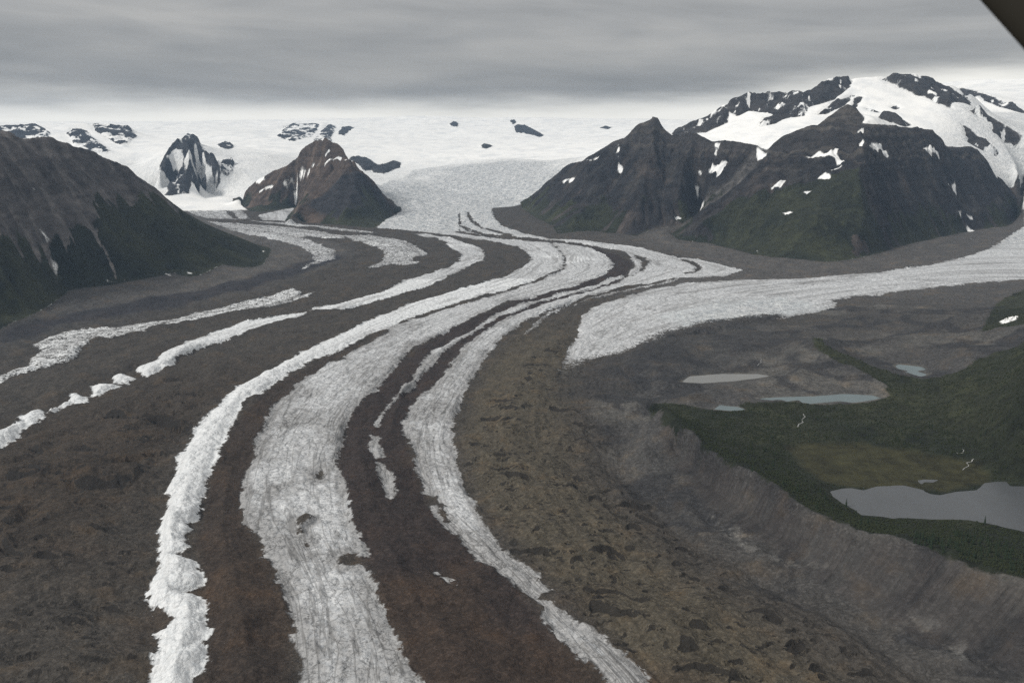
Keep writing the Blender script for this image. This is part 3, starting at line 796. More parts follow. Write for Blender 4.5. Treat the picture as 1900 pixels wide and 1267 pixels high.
# snow and icefall lumps
whit = sstep(snow, -20, 60) * sstep(up_z, 20, 120)
fallz = np.maximum(sstep(icefall_lo, -40, 120), sstep(right_back, 0, 100) * sstep(THg, R(25.5), R(27.5)) * sstep(-RG, -9200, -8500))
fallz = np.maximum(fallz, sstep(RG, 6300, 8200) * sstep(psi, 500, 700) * valley * sstep(ice, -6, 14))
fallz = np.maximum(fallz, sstep(left_back, 0, 200) * sstep(-RG, -14000, -11500) * 0.6)
Z += (whit * (fbm(xf, yf, 900, 4, 51) * 34 + sstep(nz_big, 0.0, 0.5) * fbm(xf, yf, 120, 3, 54, ridged=True) * 7)).astype(f4)
Z += (fallz * (fbm(xf, yf, 150, 4, 52, ridged=True) * 11 + fbm(xf, yf, 55, 3, 53, ridged=True) * 7)).astype(f4)
# valley ice and debris
fl_x = psi; fl_y = flow_s
flank = seg_sdf(W(CR_) + PW([(1900,1250),(1700,1190),(1500,1075),(1330,960),(1230,850)]), margin=120)
icem = sstep(ice, -6, 14)
v_ice = icem * valley
lumps = fbm(xf, yf, 85, 4, 61)
Z += (valley * sstep(ice, -25, 35) * 6.0 * (1 - sstep(RG, 6300, 7800))).astype(f4)                                 # white ice stands proud of the debris
ridgeC = np.isin(ice_id, [ice_names.index(k) for k in ('A', 'B1', 'B2', 'B3', 'B4', 'B5', 'B6', 'C')])
near_f = sstep(-RG, -4200, -2600)
Z += (v_ice * np.where(ridgeC, sstep(ice, 0, 40) * 9 * near_f + np.abs(fbm(xf, yf, 80, 3, 62)) * 12 * near_f, 0)).astype(f4)
flut = fbm(fl_x * 3.2, fl_y, 90, 4, 63, ridged=True)
Z += (v_ice * np.where(ridgeC, 1.2, 2.2) * flut).astype(f4)
crv = fbm(fl_x * 0.6, fl_y * 2.6, 80, 3, 64, ridged=True)
Z += (v_ice * 2.0 * crv * np.clip(RG / 2500, 0.6, 2)).astype(f4)
lake_zone = sstep(xf, 0, 1) * 0
green_flat = sstep(veg_r, -10, 30) * valley
deb = valley * (1 - icem) * (1 - green_flat) * (1 - 0.75 * sstep(flank, -15, 12))
Z += (deb * (fbm(xf, yf, 170, 5, 65) * 19 + np.abs(fbm(xf, yf, 70, 4, 66)) * 10 + sstep(psi, 2450, 2700) * fbm(xf, yf, 260, 5, 68, ridged=True) * 22 * sstep(-flank, 0, 40))).astype(f4)
Z += (deb * fbm(fl_x * 2.0, fl_y * 0.7, 110, 4, 67) * 5).astype(f4)
# melt scarps: short steep faces of bare dark ice among the rubble, each with its apron
lobe = seg_sdf(PW([(900,760),(1000,640),(1060,640),(1120,760),(1140,840),(1220,960),(1330,1060),(1480,1160),(1640,1290),(1240,1290),(1060,1130),(930,1000),(870,860)]), margin=150)
leftm = seg_sdf(PW([(40,830),(330,680),(420,745),(330,840),(290,960),(280,1130),(285,1290),(-20,1290),(-20,860)]), margin=150)
scz = deb * (0.62 + 0.45 * sstep(fbm(xf, yf, 420, 3, 73), -0.35, 0.15)) * np.maximum(sstep(lobe, -90, 60), sstep(leftm, -60, 60))


def scarps(wave, k, thr, drop, warp):
    u = (yf * 0.97 + xf * 0.24 + warp * fbm(xf, yf, wave * 1.6, 4, k)) / wave
    c = np.floor(u).astype(np.int32); f = u - c
    on = vnoise(xf / (wave * 0.62) + c * 5.37, c * 9.1 + xf * 0, k + 2) + 0.5 * fbm(xf, yf, wave * .6, 3, k + 5)
    on = sstep(on, thr, thr + 0.55)
    wd = 0.30 * on + 0.001
    face = sstep(f, 0.0, 0.03) * (1 - sstep(f, wd * 0.75, wd)) * (on > 0.03)   # the steep part lies on the near side
    h = np.where(f < wd, f / wd, 1 - (f - wd) / (1 - wd))
    return (on * (h - 0.5) * drop).astype(f4), face.astype(f4)


s1, c1 = scarps(62.0, 71, 0.26, 15.0, 52.0)
s2, c2 = scarps(33.0, 75, 0.18, 9.0, 30.0)
s3, c3 = scarps(19.0, 79, 0.20, 5.0, 17.0)
s4, c4 = scarps(150.0, 85, 0.12, 38.0, 120.0)
s4 *= sstep(leftm, -20, 60); c4 *= sstep(leftm, -20, 60)
Z += (scz * (s1 + s2 + s3 + s4)).astype(f4)
scarp = (scz * np.maximum.reduce([c1, c2, c3, c4])).astype(f4)
# the inner flank of the right moraine is furrowed straight down
furrow = fbm((xf * 0.56 - yf * 0.82), (xf * 0.82 + yf * 0.56) * 0.09, 26, 4, 81, ridged=True)
Z += (sstep(flank, 0, 25) * (furrow - 0.4) * 4.5 * (0.5 + sstep(nz_b, -0.4, 0.4))).astype(f4)
print('flank', (flank > 0).sum(), furrow[flank > 0].std() if (flank > 0).any() else None)
Z += (deb * fbm(xf, yf, 24, 3, 82) * 1.2).astype(f4)
# bushes and hummocks in the green valley
bush = np.maximum(0, fbm(xf, yf, 38, 4, 83) + 0.05)
gflat = green_flat * (1 - sstep(meadow, -10, 15))
Z += (gflat * (bush * 4 + fbm(xf, yf, 210, 4, 84) * 7) * sstep(-lake_all, 5, 60)).astype(f4)
Z += (green_flat * sstep(meadow, -10, 15) * fbm(xf, yf, 60, 3, 85) * 0.3).astype(f4)
for q, s in zip(LAKES, lake_sdf):
    near = sstep(s, -45, -2)
    Z = np.where(s > -45, Z * (1 - near) + near * (q['z'] - np.clip(s * 0.09, -3.0, 2.5)), Z).astype(f4)
print('detail', round(time.time() - T0, 1))

# ------------------------------------------------------------------ base colours (albedo) of bare ground
base = np.zeros(shape + (3,), f4)


def paint(mask, c):
    base[:] = base * (1 - mask[..., None]) + np.array(c, f4) * mask[..., None]


base[:] = (0.064, 0.057, 0.049)
paint(sstep(psi, 200, 30) * valley, (0.070, 0.068, 0.066))
paint(sstep(2450 - psi, 60, 400) * sstep(psi, 1600, 1750) * sstep(-RG, -4400, -3000), (0.088, 0.076, 0.056))
dark_m = sstep(psi, 1120, 1180) * sstep(-psi, -1440, -1400) * sstep(-RG, -6800, -6000)
paint(dark_m, (0.040, 0.031, 0.028))
m2 = sstep(psi, 740, 780) * sstep(-psi, -920, -880) * sstep(-RG, -4200, -2600)
paint(m2, (0.048, 0.037, 0.030))
paint(sstep(-psi, -650, -600) * sstep(psi, 330, 420) * sstep(-RG, -3800, -2200), (0.052, 0.041, 0.031))
paint(sstep(nz_big + 0.5 * nz_b, 0.05, 0.5) * sstep(-RG, -3800, -2000) * 0.55 * sstep(psi, 380, 430) * sstep(-psi, -2350, -2250), (0.062, 0.043, 0.030))
paint(sstep(RG, 4200, 5000) * valley * np.maximum(sstep(psi, 1620, 1700), sstep(-psi, -170, -60)), (0.098, 0.092, 0.086))
grey = np.maximum(sstep(psi, 2380, 2600), sstep(flank, -30, 10))
paint(grey * valley, (0.072, 0.070, 0.068))
basin = sstep(psi, 2300, 2480) * valley * (RG < 4500)
paint(basin * sstep(fbm(xf, yf, 280, 4, 87), 0.0, 0.4) * 0.9, (0.112, 0.107, 0.098))  # pale mounds painted in so the basin's relief shows
paint(basin * sstep(fbm(xf, yf, 190, 5, 89, ridged=True), 0.32, 0.6) * 0.8, (0.036, 0.036, 0.038))  # dark hollows painted in: their shade is put into the colour
pale = sstep(-np.abs(seg_sdf(PW([(1330,960),(1400,1015),(1480,1040),(1530,1060),(1600,1110),(1680,1150),(1750,1180),(1800,1215)]), closed=False, width=0.0, margin=120)), -40, -8) * sstep(fbm(xf, yf, 30, 5, 97, gain=0.65), 0.10, 0.34)
paint(pale * 0.75, (0.17, 0.165, 0.155))
paint(sstep(lake_all, -16, -4) * 0.7, (0.125, 0.12, 0.108))
dirty = sstep(fade, -60, 60)
paint(dirty * 0.5, (0.045, 0.045, 0.047))
paint(sstep(seg_sdf(PW([(0,612),(80,590),(200,570),(330,545),(450,520),(620,470),(640,480),(560,510),(430,545),(250,585),(120,600),(0,640)]), margin=100), -30, 40), (0.040, 0.039, 0.043))
pat = pat - 0.55 * er - 0.3 * er2 + 4 * fbm(xf, yf, 30, 3, 99)
snow = np.maximum(snow, np.where(pat > -60, pat, -200))
gul = sstep(-er, -3, 14) * (0.55 + 0.6 * nz_b)            # loose scree gathers in the gullies
gul = np.clip(gul + 0.7 * sstep(fbm(xf, yf, 240, 5, 96), 0.15, 0.4) - 0.25 + 0.5 * sstep(-er2, 2, 22), 0, 1)
paint(sstep(m_L, -20, 60), (0.098, 0.089, 0.085))
paint(sstep(m_L, 0, 60) * sstep(fbm(xf, yf, 120, 5, 92, gain=0.6), 0.05, 0.4) * 0.6, (0.055, 0.050, 0.050))
paint(sstep(m_L, 0, 60) * gul, (0.20, 0.183, 0.172))
paint(sstep(m_C, -10, 40), (0.070, 0.052, 0.041))
paint(sstep(m_C, 0, 40) * gul, (0.135, 0.100, 0.076))
paint(sstep(m_C, 0, 40) * sstep(seg_sdf(PW([(535,406),(556,390),(590,365),(640,331),(664,320),(690,342),(717,366),(737,390),(690,421),(620,415)]), margin=100), -20, 60), (0.030, 0.029, 0.031))
paint(sstep(m_R, -10, 40), (0.023, 0.022, 0.023))
paint(sstep(m_R, 0, 40) * sstep(fbm(xf, yf, 130, 5, 90, gain=0.6), 0.05, 0.4) * 0.42, (0.066, 0.061, 0.054))
paint(sstep(m_R, 0, 40) * gul * sstep(fbm(xf, yf, 420, 4, 93), -0.35, 0.25) * 0.9, (0.088, 0.072, 0.062))
paint(sstep(m_R, 0, 40) * sstep(ZB + 60 * nz_b, 640, 740) * 0.7, (0.046, 0.042, 0.040))
lay = vnoise((ZB + 30 * nz_b).astype(f4) / 24, xf / 2500, 88)
paint(sstep(m_R, 0, 40) * sstep(ZB, 520, 640) * sstep(lay, 0.05, 0.45) * 0.8, (0.085, 0.076, 0.066))
paint(sstep(m_R, 0, 30) * sstep(-np.abs(seg_sdf(PW([(1403,300),(1375,332),(1345,360),(1300,393),(1262,416)]), closed=False, width=0.0, margin=150)), -110, -50), (0.098, 0.092, 0.086))
paint(sstep(mR3, -10, 20), (0.045, 0.042, 0.041))
paint(sstep(np.maximum(nun, small_rock), -10, 20), (0.036, 0.037, 0.040))
paint(sstep(flank, -10, 20) * np.clip(0.5 + 0.9 * furrow, 0, 1) * 0.6, (0.050, 0.044, 0.041))  # deposit streaks along the furrows, also painting in their shading
veg = np.where(rock > 0, veg - gul * 85 + 16, veg)
# greenery colours
vcol = np.stack([0.026 + 0.021 * vegn, 0.030 + 0.020 * vegn, 0.017 + 0.008 * vegn], -1).astype(f4)
yel = (np.clip(sstep(fbm(xf, yf, 500, 3, 95), 0.1, 0.5) * 0.6 + sstep(fbm(xf, yf, 90, 4, 94), 0.12, 0.4) * 0.5, 0, 0.9))[..., None].astype(f4)
vcol = np.maximum(vcol, 0.008)
vcol = vcol * (1 - yel) + yel * np.array((0.050, 0.054, 0.026), f4)
mead = sstep(meadow, -12, 20)[..., None].astype(f4)
vcol = vcol * (1 - mead) + mead * np.array((0.050, 0.048, 0.022), f4)

base *= np.where(rock > 0, 0.95, 0.84)[..., None].astype(f4)
vcol *= 0.74
dirt = np.clip(0.34 + 0.40 * nz_b + 0.30 * fbm(fl_x * 1.5, fl_y * 0.25, 120, 4, 98) + 0.38 * (np.isin(ice_id, [ice_names.index(k) for k in ('D', 'F', 'E1', 'E2', 'E3', 'G')]) * sstep(-RG, -4500, -2800)), 0, 1)
dirt = np.where(ridgeC & (RG < 5000), 0.05, dirt)
dirt = np.maximum(dirt, sstep(fade, -50, 70) * 0.95)
dirt = np.maximum(dirt, sstep(icefall_lo, 0, 100) * 0.45)
fall = np.where(snow > 0, np.maximum(sstep(-RG, -12200, -10600) * sstep(icefall_lo, -160, -40), sstep(icefall_lo + nz_b * 260 + nz_big * 300, -350, 750)), sstep(RG, 6300, 8200) * sstep(psi, 500, 700)).astype(f4)
dirt = np.where(sH > 0, np.maximum(dirt * 0.7 + 0.22, sstep(fade, -50, 70)), dirt)
bl = np.clip(sstep(icefall_lo, 0, 100) * 0.5 + sstep(right_back, 0, 100) * sstep(THg, R(24), R(27)) * 0.6 + sstep(left_back, 0, 200) * 0.4 * sstep(-RG, -14000, -12000)
             + sstep(seg_sdf(PW([(1250,590),(1340,565),(1450,560),(1500,570),(1400,598),(1300,612)]), margin=200), -120, 80) * 0.8, 0, 1)

# ------------------------------------------------------------------ normals for the whole sheet, so pieces meet without a seam
Zs = Z
Pr = np.stack([np.gradient(X, axis=0), np.gradient(Y, axis=0), np.gradient(Zs, axis=0)], -1)
Pt = np.stack([np.gradient(X, axis=1), np.gradient(Y, axis=1), np.gradient(Zs, axis=1)], -1)
Nn = np.cross(Pt, Pr); Nn /= np.linalg.norm(Nn, axis=-1, keepdims=True) + 1e-9
Nn = Nn.astype(f4)

# ------------------------------------------------------------------ who owns which face
names = {}
owner = np.zeros(shape, np.int16)
defs = []


def own(mask, name, label, category='', parent=None, group=None, kind='structure'):
    defs.append(dict(name=name, label=label, category=category, parent=parent, group=group, kind=kind))
    owner[mask] = len(defs)
    return len(defs)


ALL = np.ones(shape, bool)
own(ALL, 'moraine', 'brown rubble covered glacier with dark ice scarps on the lower left', 'moraine')
own((psi < 190) & (RG < 9600), 'lateral_moraine', 'grey rubble bench along the foot of the left mountain', 'moraine')
own((psi > 780) & (psi < 905) & (RG < 9600), 'medial_moraine', 'narrow brown rubble band between the two left white ice bands', 'moraine')
own((psi > 1150) & (psi < 1430) & (RG < 9600), 'medial_moraine', 'darkest chocolate brown rubble band curving down the middle of the glacier', 'moraine')
own((psi >= 1620) & (psi < 2480) & (RG < 8000), 'moraine', 'broad olive brown rubble lobe dotted with dark scarps on the right', 'moraine')
own((psi >= 2480) & (RG < 8000), 'gravel_valley', 'grey gravel flats between the right white ice tongue and the lakes', 'gravel')
own((flank > 0), 'moraine_ridge', 'steep furrowed grey inner flank of the moraine ridge above the right rubble lobe', 'moraine')
own((xf > 800) & (RG < 9000) & (seg_sdf(PW([(1252,560),(1960,480),(1960,420),(1890,413),(1746,440),(1566,482),(1399,472),(1262,445),(1210,425),(1100,429),(1037,434),(970,388),(915,386),(932,421),(1071,448),(1240,476),(1375,505)]), margin=60) > 0), 'lateral_moraine', 'grey rubble bench along the foot of the right mountain', 'moraine')
own((white > 0) & (RG > 6500), 'snowfield', 'white ice cap rising into the low cloud behind the mountains', 'snowfield')
own((right_back > 0), 'snow_slope', 'white glacier slope below the cloud covered summit on the right', 'snow slope')
own((icefall_lo > 0), 'icefall', 'wide pale grey crevassed icefall between the centre and right mountains', 'icefall')
own((veg_r > 0) & (m_R < 0) & (RG < 5000), 'green_valley', 'dark green brush covered valley floor around the lakes', 'valley')
own((veg_r > 0) & (THg > R(24)) & (ZB > 46) & (flank < 0) & (RG > 1900) & (RG < 5000), 'hillside', 'green hillside rising out of the right edge of the view', 'hillside')
own((meadow > 0) & (RG < 4000), 'meadow', 'flat olive yellow meadow on the far shore of the large lake', 'meadow')
iL = own(m_L > 0, 'mountain', 'brown scree mountain with green lower slopes at the left edge', 'mountain')
iC = own(m_C > 0, 'mountain', 'brown pointed mountain with a dark pyramid in front, in the centre left', 'mountain')
iP = own((m_R > 0) & (split_R > 0), 'mountain', 'dark mountain with a sharp horn on its top, left of the flat topped one', 'mountain')
iQ = own((m_R > 0) & (split_R <= 0), 'mountain', 'dark flat topped mountain with a green pyramid face', 'mountain')
own(mR3 > 0, 'rocky_ridge', 'jagged rock ridges standing out of the snow under the summit cloud', 'ridge')
iN = own(nun > 0, 'rock_outcrop', 'big dark rock outcrop streaked with snow in the far left ice', 'rock')
rl = ['small dark rock above and right of the big outcrop', 'dark rock just right of the big outcrop', 'small rock tip above the big outcrop', 'dark rock spur in the snow above the left mountain shoulder', 'farthest left grey peak under the cloud', 'grey peak face between the left mountain and the big outcrop', 'brown streaked rock face behind the centre mountain', 'steep bluish rock rib right of the brown streaked face', 'small crooked rock right of the bluish rib', 'lone rock dot high on the ice cap, left of the banded rock', 'banded dark rock high on the ice cap', 'rock crumb above the banded rock', 'lone low rock in the middle of the ice cap', 'faint rock patch below the cloud left of the horn', 'cluster of dark rocks in snow right of the centre mountain']
for k, l_ in enumerate(rl):
    own((small_rock > 0) & (small_id == k), 'rock_outcrop', l_, 'rock', group='rocks in the ice cap')
iS = own(np.zeros(shape, bool), 'snow_bed', 'x')
defs.pop()
il = dict(A='upper ragged white ice strip on the left rubble', B1='white ice strip curving round the far bend, left of the main bands', B2='broken white ice strip, second from the left mountain', B3='small low white ice hump in the gap of the second strip', B4='round white ice hump standing alone at the end of the second strip', B5='narrow white ice sliver down the slope from the round humps', B6='white ice strip end at the left edge of the view', C='brightest clean white ice band winding down the left of the glacier', D='widest dirty white ice band with flow lines in the middle', E1='thin broken white ice strip inside the darkest rubble band', E2='short white ice island in the darkest rubble band', E3='long white ice island below the short one in the darkest rubble band', E4='small thin ice sliver low in the darkest rubble band', F='white ice band right of the darkest rubble band', G='thin pale ice strip against the right rubble lobe', H='broad white ice tongue coming in from the right', K1='far white ice patch behind the left mountain shoulder', K2='far thin ice strip in front of the centre mountain', K3='far bluish ice strip hooking round the left mountain foot', K4='far fan shaped white ice patch in the bend', K5='small far grey ice bay at the foot of the dark pyramid', K6='farthest hairline ice strip under the centre mountain')
iceown = {}
for k, nm in enumerate(ice_names):
    iceown[nm] = own((ice > 0) & (ice_id == k) & (rock < 20) & (veg_r < 0), 'ice_band', il[nm], 'ice band', group='white ice bands of the glacier')
par = dict(L=iL, C=iC, P=iP, Q=iQ, N=iN)
for k, (o_, p) in enumerate(PATCH):
    mk = (pat > 0) & (pat_id == k)
    if o_ in par:
        own(mk, 'snow_patch', '', parent=par[o_])

f_own = owner[:-1, :-1].copy()
# drop far-side slivers: nothing to do, faces simply follow their lowest corner
veg = np.clip(veg, -60, 60).astype(f4)
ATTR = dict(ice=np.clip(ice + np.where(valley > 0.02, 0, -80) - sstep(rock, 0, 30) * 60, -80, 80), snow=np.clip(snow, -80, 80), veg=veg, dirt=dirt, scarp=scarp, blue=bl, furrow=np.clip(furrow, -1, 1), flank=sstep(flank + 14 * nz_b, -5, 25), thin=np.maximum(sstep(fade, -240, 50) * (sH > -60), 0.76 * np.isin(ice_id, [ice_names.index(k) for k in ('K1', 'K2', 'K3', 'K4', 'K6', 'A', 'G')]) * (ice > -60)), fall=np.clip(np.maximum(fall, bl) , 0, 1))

# ------------------------------------------------------------------ the ground material
def ground_material():
    mat = bpy.data.materials.new('glacier_ground')
    mat.use_nodes = True
    g = NT(mat.node_tree)
    pos = g.n('ShaderNodeNewGeometry').outputs['Position']
    px, py, pz = g.sep(pos)
    fl = g.attr('flow', 'Vector')
    a_ice, a_snow, a_veg, a_dirt, a_scarp, a_blue, a_fall, a_thin, a_fur, a_flk = [g.attr(k) for k in ('ice', 'snow', 'veg', 'dirt', 'scarp', 'blue', 'fall', 'thin', 'furrow', 'flank')]
    a_base = g.attr('base', 'Color'); a_vc = g.attr('leafage', 'Color')
    dist = g.v('LENGTH', pos)
    far = g.ss(dist, 2500.0, 9000.0)
    fs = g.m('MULTIPLY_ADD', far, -0.65, 1.0)                      # texture coarsens with distance only where it could not be seen
    n_f = g.noise(pos, 0.35, 3, 0.6)
    n_m = g.noise(pos, 0.07, 5, 0.62)
    n_l = g.noise(pos, 0.012, 5, 0.6)
    # rubble
    streak = g.noise(g.v('MULTIPLY', fl, (1.0, 0.12, 0.0)), 0.06, 5, 0.65)
    k = g.m('ADD', g.m('MULTIPLY', n_m, 0.75), g.m('MULTIPLY', n_f, 0.55))
    k = g.m('ADD', k, g.m('MULTIPLY', n_l, 0.5))
    k = g.m('ADD', k, g.m('MULTIPLY', streak, 0.35))              # mean about 1.08
    vor = g.n('ShaderNodeTexVoronoi', feature='F1'); g.put(vor.inputs['Vector'], pos); vor.inputs['Scale'].default_value = 0.22
    vs_ = g.sep(vor.outputs['Color'])[0]
    k = g.m('ADD', k, g.m('MULTIPLY', g.m('SUBTRACT', g.m('POWER', vs_, 3.0), 0.25), 0.35))
    k = g.m('MAXIMUM', g.m('MULTIPLY_ADD', g.m('SUBTRACT', k, 1.08), 1.75, 1.0), 0.25)
    fine = g.sep(pos)
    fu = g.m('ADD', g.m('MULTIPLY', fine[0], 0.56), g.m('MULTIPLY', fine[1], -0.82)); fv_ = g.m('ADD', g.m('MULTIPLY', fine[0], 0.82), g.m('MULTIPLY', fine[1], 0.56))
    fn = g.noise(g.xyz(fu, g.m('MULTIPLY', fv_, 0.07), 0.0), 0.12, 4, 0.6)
    kf = g.m('ADD', g.m('MULTIPLY_ADD', a_fur, 0.26, 0.92), g.m('MULTIPLY', g.m('SUBTRACT', fn, 0.5), 1.0))  # furrow shading put into the flank colour, along with deposit streaks
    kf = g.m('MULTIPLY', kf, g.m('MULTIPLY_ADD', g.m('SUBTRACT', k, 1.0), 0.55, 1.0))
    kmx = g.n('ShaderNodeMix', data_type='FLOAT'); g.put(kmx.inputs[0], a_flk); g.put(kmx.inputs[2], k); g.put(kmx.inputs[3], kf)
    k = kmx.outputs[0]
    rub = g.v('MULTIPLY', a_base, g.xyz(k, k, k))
    rub = g.mix(g.ss(n_l, 0.5, 0.72), rub, g.v('MULTIPLY', rub, (1.12, 1.0, 0.86)))
    scar = g.noise(g.v('MULTIPLY', pos, (1.0, 1.0, 0.15)), 0.25, 3, 0.6)
    wet = g.mix(g.ss(scar, 0.62, 0.8), (0.019, 0.017, 0.015), (0.075, 0.078, 0.082))
    rub = g.mix(g.m('MULTIPLY', g.ss(g.m('ADD', a_scarp, g.m('MULTIPLY', g.m('SUBTRACT', n_m, 0.5), 0.5)), 0.42, 0.55), 0.82), rub, wet)
    # bare rock: strata and stains
    warp = g.m('MULTIPLY_ADD', n_l, 90.0, pz)
    strata = g.noise(g.xyz(g.m('MULTIPLY', px, 0.0006), g.m('MULTIPLY', py, 0.0006), g.m('MULTIPLY', warp, 0.028)), 1.0, 5, 0.65)
    rk = g.noise(pos, 0.016, 7, 0.68)
    kk = g.m('ADD', g.m('MULTIPLY_ADD', g.m('SUBTRACT', strata, 0.5), 1.8, 1.0), g.m('MULTIPLY', g.m('SUBTRACT', rk, 0.5), 2.6))
    kk = g.m('MAXIMUM', kk, 0.3)
    rockc = g.v('MULTIPLY', a_base, g.xyz(kk, kk, kk))
    hi = g.m('MULTIPLY', g.ss(pz, 110.0, 190.0), 1.0)
    grd = g.mix(hi, rub, rockc)
    # plants
    vn = g.noise(pos, 0.045, 5, 0.65)
    vk = g.m('MULTIPLY_ADD', g.m('SUBTRACT', vn, 0.5), 1.9, 1.0)
    vk = g.m('MAXIMUM', g.m('ADD', vk, g.m('MULTIPLY', g.m('SUBTRACT', n_f, 0.5), 0.9)), 0.25)
    vk = g.m('MAXIMUM', g.m('ADD', vk, g.m('MULTIPLY', g.m('SUBTRACT', g.noise(pos, 0.016, 4, 0.6), 0.5), 1.6)), 0.3)
    vegc = g.v('MULTIPLY', a_vc, g.xyz(vk, vk, vk))
    vm = g.ss(g.m('ADD', a_veg, g.m('MULTIPLY', g.m('SUBTRACT', n_m, 0.5), 34.0)), -4.0, 6.0)
    grd = g.mix(vm, grd, vegc)
    # snow on rock and on the ice cap
    sn_n = g.m('MULTIPLY', g.m('SUBTRACT', rk, 0.5), 36.0)
    sm = g.ss(g.m('ADD', a_snow, sn_n), -4.0, 5.0)
    ic_n = g.noise(pos, 0.03, 6, 0.68)
    ic_big = g.noise(pos, 0.004, 4, 0.6)
    cracks = g.n('ShaderNodeTexVoronoi', feature='DISTANCE_TO_EDGE')
    g.put(cracks.inputs['Vector'], g.v('ADD', pos, g.v('MULTIPLY', g.xyz(ic_n, n_l, 0.0), (60.0, 60.0, 0.0))))
    cracks.inputs['Scale'].default_value = 0.016
    crk = g.ss(cracks.outputs['Distance'], 0.10, 0.0)
    snowc = g.mix(g.ss(g.m('ADD', g.m('MULTIPLY', ic_big, 0.75), g.m('MULTIPLY', n_l, 0.25)), 0.42, 0.66), (0.87, 0.87, 0.85), (0.72, 0.735, 0.74))
    fallc = g.mix(g.ss(g.m('ADD', g.m('MULTIPLY', ic_n, 0.7), g.m('MULTIPLY', n_l, 0.3)), 0.38, 0.62), (0.33, 0.36, 0.385), (0.68, 0.69, 0.69))
    fallc = g.mix(g.m('MULTIPLY', crk, 0.5), fallc, (0.78, 0.78, 0.76))
    snowc = g.mix(a_fall, snowc, fallc)
    # valley ice
    f1 = g.noise(g.v('MULTIPLY', fl, (1.0, 0.22, 0.0)), 0.035, 5, 0.6, dist=0.4)
    f2 = g.noise(g.v('MULTIPLY', fl, (0.4, 1.0, 0.0)), 0.04, 5, 0.65, dist=0.6)
    f3 = g.noise(pos, 0.11, 5, 0.7)
    f5 = g.noise(pos, 0.028, 5, 0.62)
    wob = g.v('ADD', pos, g.v('MULTIPLY', g.xyz(f3, f5, f3), (14.0, 14.0, 0.0)))
    blk = g.n('ShaderNodeTexVoronoi', feature='F1'); g.put(blk.inputs['Vector'], wob); blk.inputs['Scale'].default_value = 0.045
    blk2 = g.n('ShaderNodeTexVoronoi', feature='F1'); g.put(blk2.inputs['Vector'], wob); blk2.inputs['Scale'].default_value = 0.12
    dsum = g.m('ADD', g.m('ADD', g.m('MULTIPLY', f1, 0.35), g.m('MULTIPLY', f5, 0.35)), g.m('MULTIPLY', f3, 0.3))
    dsum = g.m('ADD', dsum, g.m('MULTIPLY', g.m('MULTIPLY', g.ss(a_ice, 34.0, 0.0), a_dirt), 0.34))
    dm = g.ss(g.m('ADD', dsum, g.m('MULTIPLY', g.m('SUBTRACT', a_dirt, 0.5), 0.42)), 0.48, 0.68)
    icec = g.mix(g.ss(f3, 0.35, 0.65), (0.38, 0.395, 0.41), (0.66, 0.67, 0.675))
    icec = g.mix(g.ss(a_dirt, 0.2, 0.05), icec, g.mix(g.ss(f3, 0.3, 0.6), (0.60, 0.63, 0.65), (0.72, 0.735, 0.74)))
    icec = g.mix(g.m('MULTIPLY', a_blue, g.ss(ic_n, 0.42, 0.62)), icec, (0.50, 0.62, 0.66))
    icec = g.mix(g.m('MULTIPLY', dm, 0.62), icec, (0.20, 0.195, 0.19))
    l1 = g.noise(g.v('MULTIPLY', fl, (1.0, 0.11, 0.0)), 0.026, 3, 0.5, dist=0.35)
    l2 = g.noise(g.v('MULTIPLY', fl, (0.55, 1.0, 0.0)), 0.022, 4, 0.6, dist=1.2)
    thinl = g.ss(g.m('ABSOLUTE', g.m('SUBTRACT', l1, 0.5)), 0.036, 0.0)
    thinc = g.ss(g.m('ABSOLUTE', g.m('SUBTRACT', l2, 0.5)), 0.018, 0.0)
    l3 = g.noise(g.v('MULTIPLY', pos, (1.0, 1.0, 0.3)), 0.017, 5, 0.62, dist=0.4)
    thin3 = g.ss(g.m('ABSOLUTE', g.m('SUBTRACT', l3, 0.5)), 0.022, 0.0)
    lines = g.m('MULTIPLY', g.m('MAXIMUM', g.m('MAXIMUM', g.m('MULTIPLY', thinl, 0.8), g.m('MULTIPLY', thin3, 0.9)), g.m('MULTIPLY', thinc, 0.7)), g.m('MULTIPLY_ADD', a_dirt, 0.85, 0.14), clamp=True)
    icec = g.mix(lines, icec, (0.10, 0.097, 0.093))
    l4 = g.noise(g.v('MULTIPLY', fl, (1.0, 0.03, 0.0)), 0.05, 4, 0.6)
    icec = g.mix(g.m('MULTIPLY', g.m('MULTIPLY', g.ss(l4, 0.50, 0.62), g.ss(dist, 2600.0, 4200.0)), 0.5), icec, (0.19, 0.185, 0.18))
    icec = g.mix(a_fall, icec, fallc)
    en = g.m('ADD', g.m('MULTIPLY', g.m('SUBTRACT', g.sep(blk.outputs['Color'])[0], 0.5), 9.0), g.m('MULTIPLY', g.m('SUBTRACT', g.sep(blk2.outputs['Color'])[0], 0.5), 6.0))
    im = g.ss(g.m('ADD', a_ice, en), -2.5, 3.5)
    im = g.m('MULTIPLY', im, g.ss(g.m('ADD', g.m('MULTIPLY', f3, 0.6), g.m('ADD', g.m('MULTIPLY', ic_n, 0.4), g.m('MULTIPLY_ADD', a_thin, -0.62, 0.5))), 0.45, 0.55))
    # a crumb of bare ice here and there in the rubble
    speck = g.m('MULTIPLY', g.ss(g.noise(pos, 0.09, 4, 0.7), 0.70, 0.74), g.ss(a_ice, -34.0, -4.0))
    im = g.m('MAXIMUM', im, speck)
    colr = g.mix(im, grd, icec)
    colr = g.mix(sm, colr, snowc)
    # fine relief
    ht = g.m('ADD', g.m('MULTIPLY', n_m, g.m('MULTIPLY_ADD', a_flk, -5.5, 7.5)), g.m('MULTIPLY', n_f, g.m('MULTIPLY_ADD', a_flk, -2.0, 2.8)))
